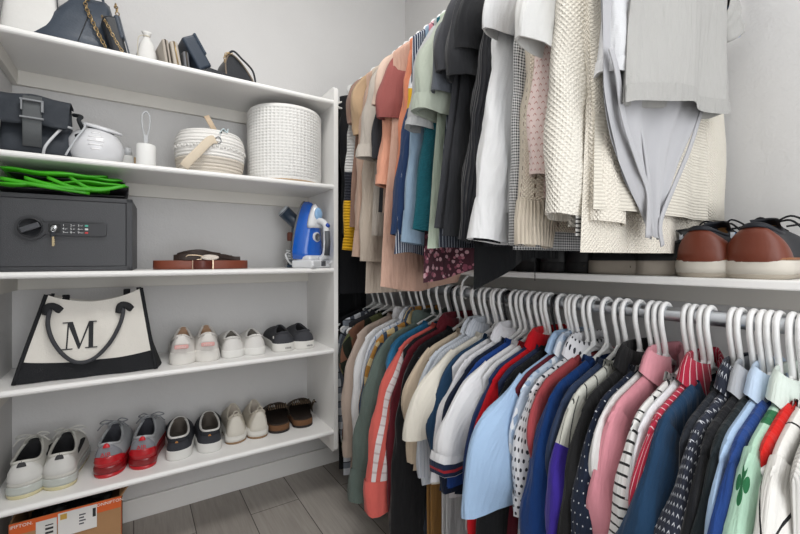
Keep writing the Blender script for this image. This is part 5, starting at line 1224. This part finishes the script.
# local: soleplate faces -x side, handle +x ; plate outline in (y,z)
def plate(half, ztip, n=16):
    out = [(-half*.92, .028), (half*.92, .028)]
    for k in range(n+1):
        q_ = k/n; out.append((half*(1-q_)**.62*(1 if 1 else 0)*(1+.05*sin(pi*q_)), .05+(ztip-.05)*q_))
    left = [(-a, b) for a, b in out[2:-1]][::-1]
    return out[:1][:0]+[(half*.95, .028)]+out[2:]+left+[(-half*.95, .028)]
g = G(); rows = []
PL = plate(.056, .215)
def lay(x, sc, dz=0): return [Vector((x, a*sc, .03+(b-.03)*(1-(1-sc)*.35)+dz)) for a, b in PL]
g.rows([lay(-.034, .97), lay(-.036, 1.0), lay(-.028, 1.0)], closed=True, cap0=True, cap1=True, sm=False); g.build('soleplate', ISI, t)
g = G(); g.rows([lay(-.028, .98), lay(-.015, .97), lay(.0, .90), lay(.012, .74), lay(.020, .52), lay(.024, .2)], closed=True, cap1=True); g.build('body', IB, t)
g = G(); g.rows([[Vector((x, a*.55*s_, .135+(b-.05)*.42*s_)) for a, b in PL] for x, s_ in ((.010, 1.0), (.018, .98), (.026, .85), (.030, .5))], closed=True, cap0=True, cap1=True); g.build('white_nose', IW, t)
g = G(); g.lathe([(.0165, 0), (.0165, .004), (.010, .008), (.0001, .009)], 24, sx=1.25, M=Matrix.Translation((.028, 0, .170)) @ Matrix.Rotation(R(90), 4, 'Y')); g.build('water_tank_cap', ILB, t)
g = G(); g.tube(cr([(.018, 0, .150), (.045, 0, .146), (.060, 0, .130), (.062, 0, .09), (.058, 0, .045), (.04, 0, .028)], 6), .010, 12); g.build('handle', IW, t)
g = G(); g.tube([(.0635, 0, .115), (.066, 0, .08), (.063, 0, .040)], .0098, 12); g.build('handle_grip', IGR, t)
g = G(); g.lathe([(.0001, -.002), (.008, 0), (.007, .006), (.0001, .007)], 16, M=Matrix.Translation((.066, 0, .132)) @ Matrix.Rotation(R(60), 4, 'Y')); g.build('steam_button', mk('1747b0', .25, coat=.4), t)
g = G(); g.lathe([(.0175, 0), (.0175, .008), (.0145, .012), (.0001, .012)], 28, M=Matrix.Translation((.014, 0, .098)) @ Matrix.Rotation(R(90), 4, 'Y')); dl = g.build('dial', mk('c9ccd0', .3), t)
g = G(); g.lathe([(.012, .012), (.012, .014), (.009, .0145), (.0085, .012)], 24, M=Matrix.Translation((.014, 0, .098)) @ Matrix.Rotation(R(90), 4, 'Y')); g.build('dial_ring', mk('6c6f75', .4), dl)
g = G(); g.box((-.038, -.052, .0), (.052, .052, .026), .008, seg=3); g.box((-.026, -.045, .02), (.035, .045, .04), .010, seg=3); g.build('heel_base', IW, t)
g = G(); g.box((.050, -.012, .006), (.055, .006, .022), .001); g.build('cord_outlet', mk('505358', .5), t)
g = G(); g.tube(cr([(.052, .02, .012), (.062, .03, .022), (.066, .04, .010), (.058, .046, .004), (.05, .05, .012)], 5), .0045, 8); g.build('power_cord', mk('d5d6d8', .5), t)
# garment steamer behind it
xx = p_on(298, 2, 1.72)
t = thing('garment_steamer', 'dark teal handheld steamer with grey head and coiled white cord', 'steamer', (xx.x-.008, 1.73, ZM), -.15); sized(t, 1.3)
TL = mk('233447', .28, coat=.5)
g = G(); g.box((-.032, -.03, 0), (.032, .03, .010), .004); g.build('base', TL, t)
g = G(); g.lathe([(.026, .010), (.024, .03), (.018, .06), (.015, .10), (.014, .13), (.0001, .132)], 24); g.build('body', mk('59636c', .2, coat=.5), t)
g = G(); g.tube([(.032, 0, .118), (.0, 0, .150), (-.038, 0, .186)], [.018, .021, .022], 20); g.build('head', TL, t)
g = G(); g.tube([(-.036, 0, .184), (-.044, 0, .191)], [.0225, .017], 20); g.build('head_ring', mk('aeb3b8', .3), t)
g = G(); g.lathe([(.009, .088), (.010, .094), (.010, .112), (.008, .116), (.0001, .117)], 16, c=(-.018, -.006, 0)); g.build('cap', mk('6a3a2c', .5), t)
g = G()
for k in range(4): g.tube([(cos(a)*(.028+.001*k), sin(a)*.030, .056-.008*k+.003*sin(a)) for a in [2*pi*q_/24 for q_ in range(25)]], .0028, 6, cap=False)
g.tube(cr([(-.026, -.018, .05), (-.036, -.028, .04), (-.02, -.038, .012), (.01, -.036, .012), (.03, -.03, .006)], 6), .0028, 6); g.build('power_cord', mk('d2d4d6', .5), t)
# ================================================================ monogram tote on the second shelf
Z2 = SH[1]
t = thing('monogram_tote', 'white canvas tote with black base, rope-style handles and letter M', 'bag', (-.115, 1.60, Z2), -.05)
CAN = simple('natural white canvas', 'dcd8d0', .9, bump=.5, bscale=300, var=.04); CBK = simple('black canvas', '1d1e21', .9, bump=.5, bscale=300)
hw0, hw1, ht, dp0, dp1 = .178, .124, .262, .165, .06
def tp(u, v, s_):          # u -1..1 across, v 0..1 up, s_ front/back
    w2 = hw0+(hw1-hw0)*v; dp = dp0+(dp1-dp0)*v
    z = ht*v-(.032*(1-u*u)-.006*u)*v**3
    bulge = .012*sin(pi*v)*(1-u*u)
    y = (0 if s_ < 0 else dp)+s_*bulge+(dp0-dp)*.45
    return Vector((u*w2+.010*(v), y+.003*sin(u*9+v*5), z+.002))
VS = .20
for nm, v0, v1, mt in (('base_panel', 0, 1, CBK), ('canvas_panel', 0, 1, CAN)):
    for s_ in (-1, 1):
        rows = []
        for j in range(13):
            row = []
            for k in range(25):
                u = -1+2*k/24; vb = VS+.05*abs(u)**3-.01
                v = (vb*j/12) if nm == 'base_panel' else vb+(1-vb)*j/12
                row.append(tp(u, v, s_)+Vector((0, s_*(.001 if nm == 'base_panel' else 0), 0)))
            rows.append(row)
        g = G(); g.rows(rows, flip=(s_ > 0)); 
        g.rows([[p+Vector((0, -s_*.0025, 0)) for p in r_] for r_ in rows], flip=(s_ < 0)); g.build(nm, mt, t)
for sd in (-1, 1):
    rows = [[tp(sd, j/12, -1).lerp(tp(sd, j/12, 1), q_/6)+Vector((sd*.016*sin(pi*q_/6)*(-1 if j > 4 else 1)*min(1, abs(j-4)/4), 0, 0)) for q_ in range(7)] for j in range(13)]
    g = G(); g.rows(rows, flip=sd < 0); g.build('gusset', CBK, t)
    g = G(); g.tube([tp(sd, j/14, -1)+Vector((0, -.001, 0)) for j in range(15)], .0055, 8); g.build('edge_binding', CBK, t)
rows = [[tp(-1+2*k/12, 0, -1).lerp(tp(-1+2*k/12, 0, 1), q_/4) for k in range(13)] for q_ in range(5)]
g = G(); g.rows(rows); g.build('bottom', CBK, t)
rows = [[tp(-1+2*k/12, .78, -1).lerp(tp(-1+2*k/12, .78, 1), .1+.8*q_/4)+Vector((0, 0, .01*sin(k*1.3+q_))) for k in range(13)] for q_ in range(5)]
g = G(); g.rows(rows); g.build('inside_fabric', mk('8c6f5c', .8), t)
HL = [(-.079, .77), (-.080, .60), (-.066, .42), (-.040, .26), (-.008, .17), (.030, .19), (.066, .34), (.088, .54), (.094, .70), (.090, .745)]
g = G(); g.tube(cr([tp(0, .19+(v-.17)*1.17, -1)*1.0+Vector((x*1.08-.024, -.010-(.004 if v < .6 else 0), 0)) for x, v in HL], 6), .0058, 10); g.build('handle', mk('3d3e42', .85), t)
for sx_, v in ((-.100, .93), (.084, .90)):
    p = tp(0, v, -1); g = G(); g.tube(cr([(sx_+.022, p.y-.002, p.z-.012), (sx_+.010, p.y-.012, p.z+.002), (sx_-.006, p.y-.012, p.z+.002), (sx_-.010, p.y-.010, p.z-.022)], 4), .011, flat=(.010, .007), up=(0, 0, 1)); g.build('handle_anchor', mk('28292c', .85), t)
for sx_ in (-.075, .09):
    p = tp(sx_/hw1, 1, 1); g = G(); g.box((sx_-.010, p.y-.004, p.z-.03), (sx_+.010, p.y+.004, p.z+.012), .003); g.build('rear_handle_end', CBK, t)
# the letter M, serif, as flat embroidery
def Mser():
    o = []
    def q(*p): o.append(p)
    q((-.5, 0), (-.18, 0), (-.18, .035), (-.5, .035))           # left foot serif
    q((-.375, .03), (-.33, .03), (-.30, .93), (-.345, .93))     # thin left stem
    q((-.50, .96), (-.28, .96), (-.24, .92), (-.48, .925))      # top-left serif
    q((-.36, .96), (-.20, .96), (.05, .13), (-.02, 0))          # thick left diagonal
    q((-.02, 0), (.02, 0), (.34, .96), (.28, .96))              # thin right diagonal
    q((.28, .96), (.52, .96), (.52, .925), (.29, .925))         # top-right serif
    q((.28, .93), (.42, .93), (.42, .03), (.28, .03))           # thick right stem
    q((.18, 0), (.55, 0), (.55, .035), (.18, .035))             # right foot serif
    return o
g = G(); S_ = .086; ox, oz = -.028, .090
for poly in Mser():
    n = 4; b0 = len(g.v)
    pr_ = []
    for (x, z) in poly:
        X_, Z_ = ox+x*S_*.98, oz+z*S_
        v = Z_/ht; u = X_/(hw0+(hw1-hw0)*v); pp = tp(u, v, -1); pr_.append(Vector((X_, pp.y-.0022, Z_)))
    area_ = sum(poly[i][0]*poly[(i+1) % 4][1]-poly[(i+1) % 4][0]*poly[i][1] for i in range(4))
    if area_ < 0: pr_ = pr_[::-1]
    for p in pr_: g.vert(p)
    g.face([b0, b0+1, b0+2, b0+3], False)
    bk = [p+Vector((0, .0015, 0)) for p in pr_]
    for i in range(4):
        b1 = len(g.v); g.vert(pr_[i]); g.vert(bk[i]); g.vert(bk[(i+1) % 4]); g.vert(pr_[(i+1) % 4]); g.face([b1, b1+1, b1+2, b1+3], False)
g.build('monogram', mk('2a2b2e', .8), t)
# ================================================================ cardboard box on the floor
CB = simple('brown cardboard', 'a8805a', .85, bump=.15, bscale=200, var=.08); ORG = mk('d8622a', .6)
BY = 1.585; bx0 = onY(9, 528, BY).x
bxr = onY(121, 497, BY).x; bz = onY(121, 496, BY).z
t = thing('cardboard_box', 'brown cardboard shipping box with orange tape on the floor', 'box', ((bx0+bxr)/2, BY, 0), 0)
hw = (bxr-bx0)/2; bh = bz; dpt = .24
g = G(); th = .004
g.box((-hw, 0, 0), (hw, th, bh), .0005); g.box((-hw, dpt-th, 0), (hw, dpt, bh), .0005); g.box((-hw, th, 0), (-hw+th, dpt-th, bh), .0005); g.box((hw-th, th, 0), (hw, dpt-th, bh), .0005); g.box((-hw, 0, 0), (hw, dpt, th), .0005)
g.build('carton', CB, t)
g = G(); g.prism([(0, 0), (dpt*.9, 0), (dpt*.9, .03), (0.02, .03)], hw-.002, hw+.002, lambda a, b, d: Vector((d+.7*b, a, bh+b*.7))); g.build('flap', CB, t)
g = G(); g.prism([(-hw+.004, 0), (hw-.01, 0), (hw-.02, .02), (-hw+.01, .02)], 0, .004, lambda a, b, d: Vector((a, dpt-d+.0+.5*b*0, bh+b))); g.build('flap', CB, t)
g = G(); g.box((-hw-.0006, -.0008, bh-.034), (hw+.0006, .0, bh+.0005), .0002); g.box((hw, 0, 0), (hw+.0008, dpt*.25, bh), .0001); tape = g.build('orange_tape', ORG, t)
W_ = 2*hw
textplate(t, 'IFIFTON.', .013, mk('efe9e2', .6), Vector((-hw+.10*W_, -.0014, bh-.010)), 90, name='lettering')
textplate(t, 'CONNIFTON.', .013, mk('efe9e2', .6), Vector((hw-.12*W_, -.0014, bh-.010)), 90, name='lettering')
g = G(); g.box((-hw+.22*W_, -.0022, bh-.20), (-hw+.40*W_, -.0008, bh-.012), .0002); g.build('shipping_label', mk('dcdad6', .5), t)
g = G(); g.box((-hw+.41*W_, -.0024, bh-.075), (hw-.235*W_, -.0008, bh-.004), .0002); lb2 = g.build('shipping_label', mk('e0dedb', .5), t)
for k in range(12):
    g = G(); g.box((-hw+.30*W_, -.0028, bh-.03-.012*k), (-hw+.37*W_, -.0021, bh-.03-.012*k+(.006 if k % 3 else .003)), 0); g.build('barcode_line', mk('2c2c2e', .7), t)
for k in range(4):
    g = G(); g.box((-hw+.60*W_, -.0030, bh-.026-.009*k), (-hw+(.66-.015*(k % 2))*W_, -.0024, bh-.022-.009*k), 0); g.build('text_line', mk('555558', .7), t)
g = G(); g.box((hw-.275*W_, -.0030, bh-.040), (hw-.245*W_, -.0024, bh-.014), 0); g.build('label_block', mk('2c2c2e', .7), t)
g = G(); g.box((-hw+.43*W_, -.0030, bh-.024), (-hw+.49*W_, -.0024, bh-.008), 0); g.build('label_sticker', mk('c9a04a', .6), t)
g = G(); g.box((hw-.018, -.0015, .10), (hw-.010, -.0006, .104), 0); g.box((hw-.018, -.0015, .085), (hw-.010, -.0006, .089), 0); g.box((hw-.018, -.0015, .07), (hw-.010, -.0006, .074), 0); g.build('printed_marks', mk('26201c', .7), t)
bg = thing('black_liner', 'crumpled black plastic liner inside the open cardboard box', 'bag', (0+(bx0+bxr)/2, BY+.12, .01))
rows = []
for k in range(25):
    x = -hw+.03+(2*hw-.06)*k/24; rows.append([Vector((x, -.10+.20*q_/16, bh-.06+.028*sin(x*30)*sin(q_*.8)+.018*sin(q_*1.7+k*.5))) for q_ in range(17)])
g = G(); g.rows(rows); g.build('body', mk('1b1b1d', .35, bump=.8, bscale=30), bg)
# small wall fixture screw cap at the foot of the side panel
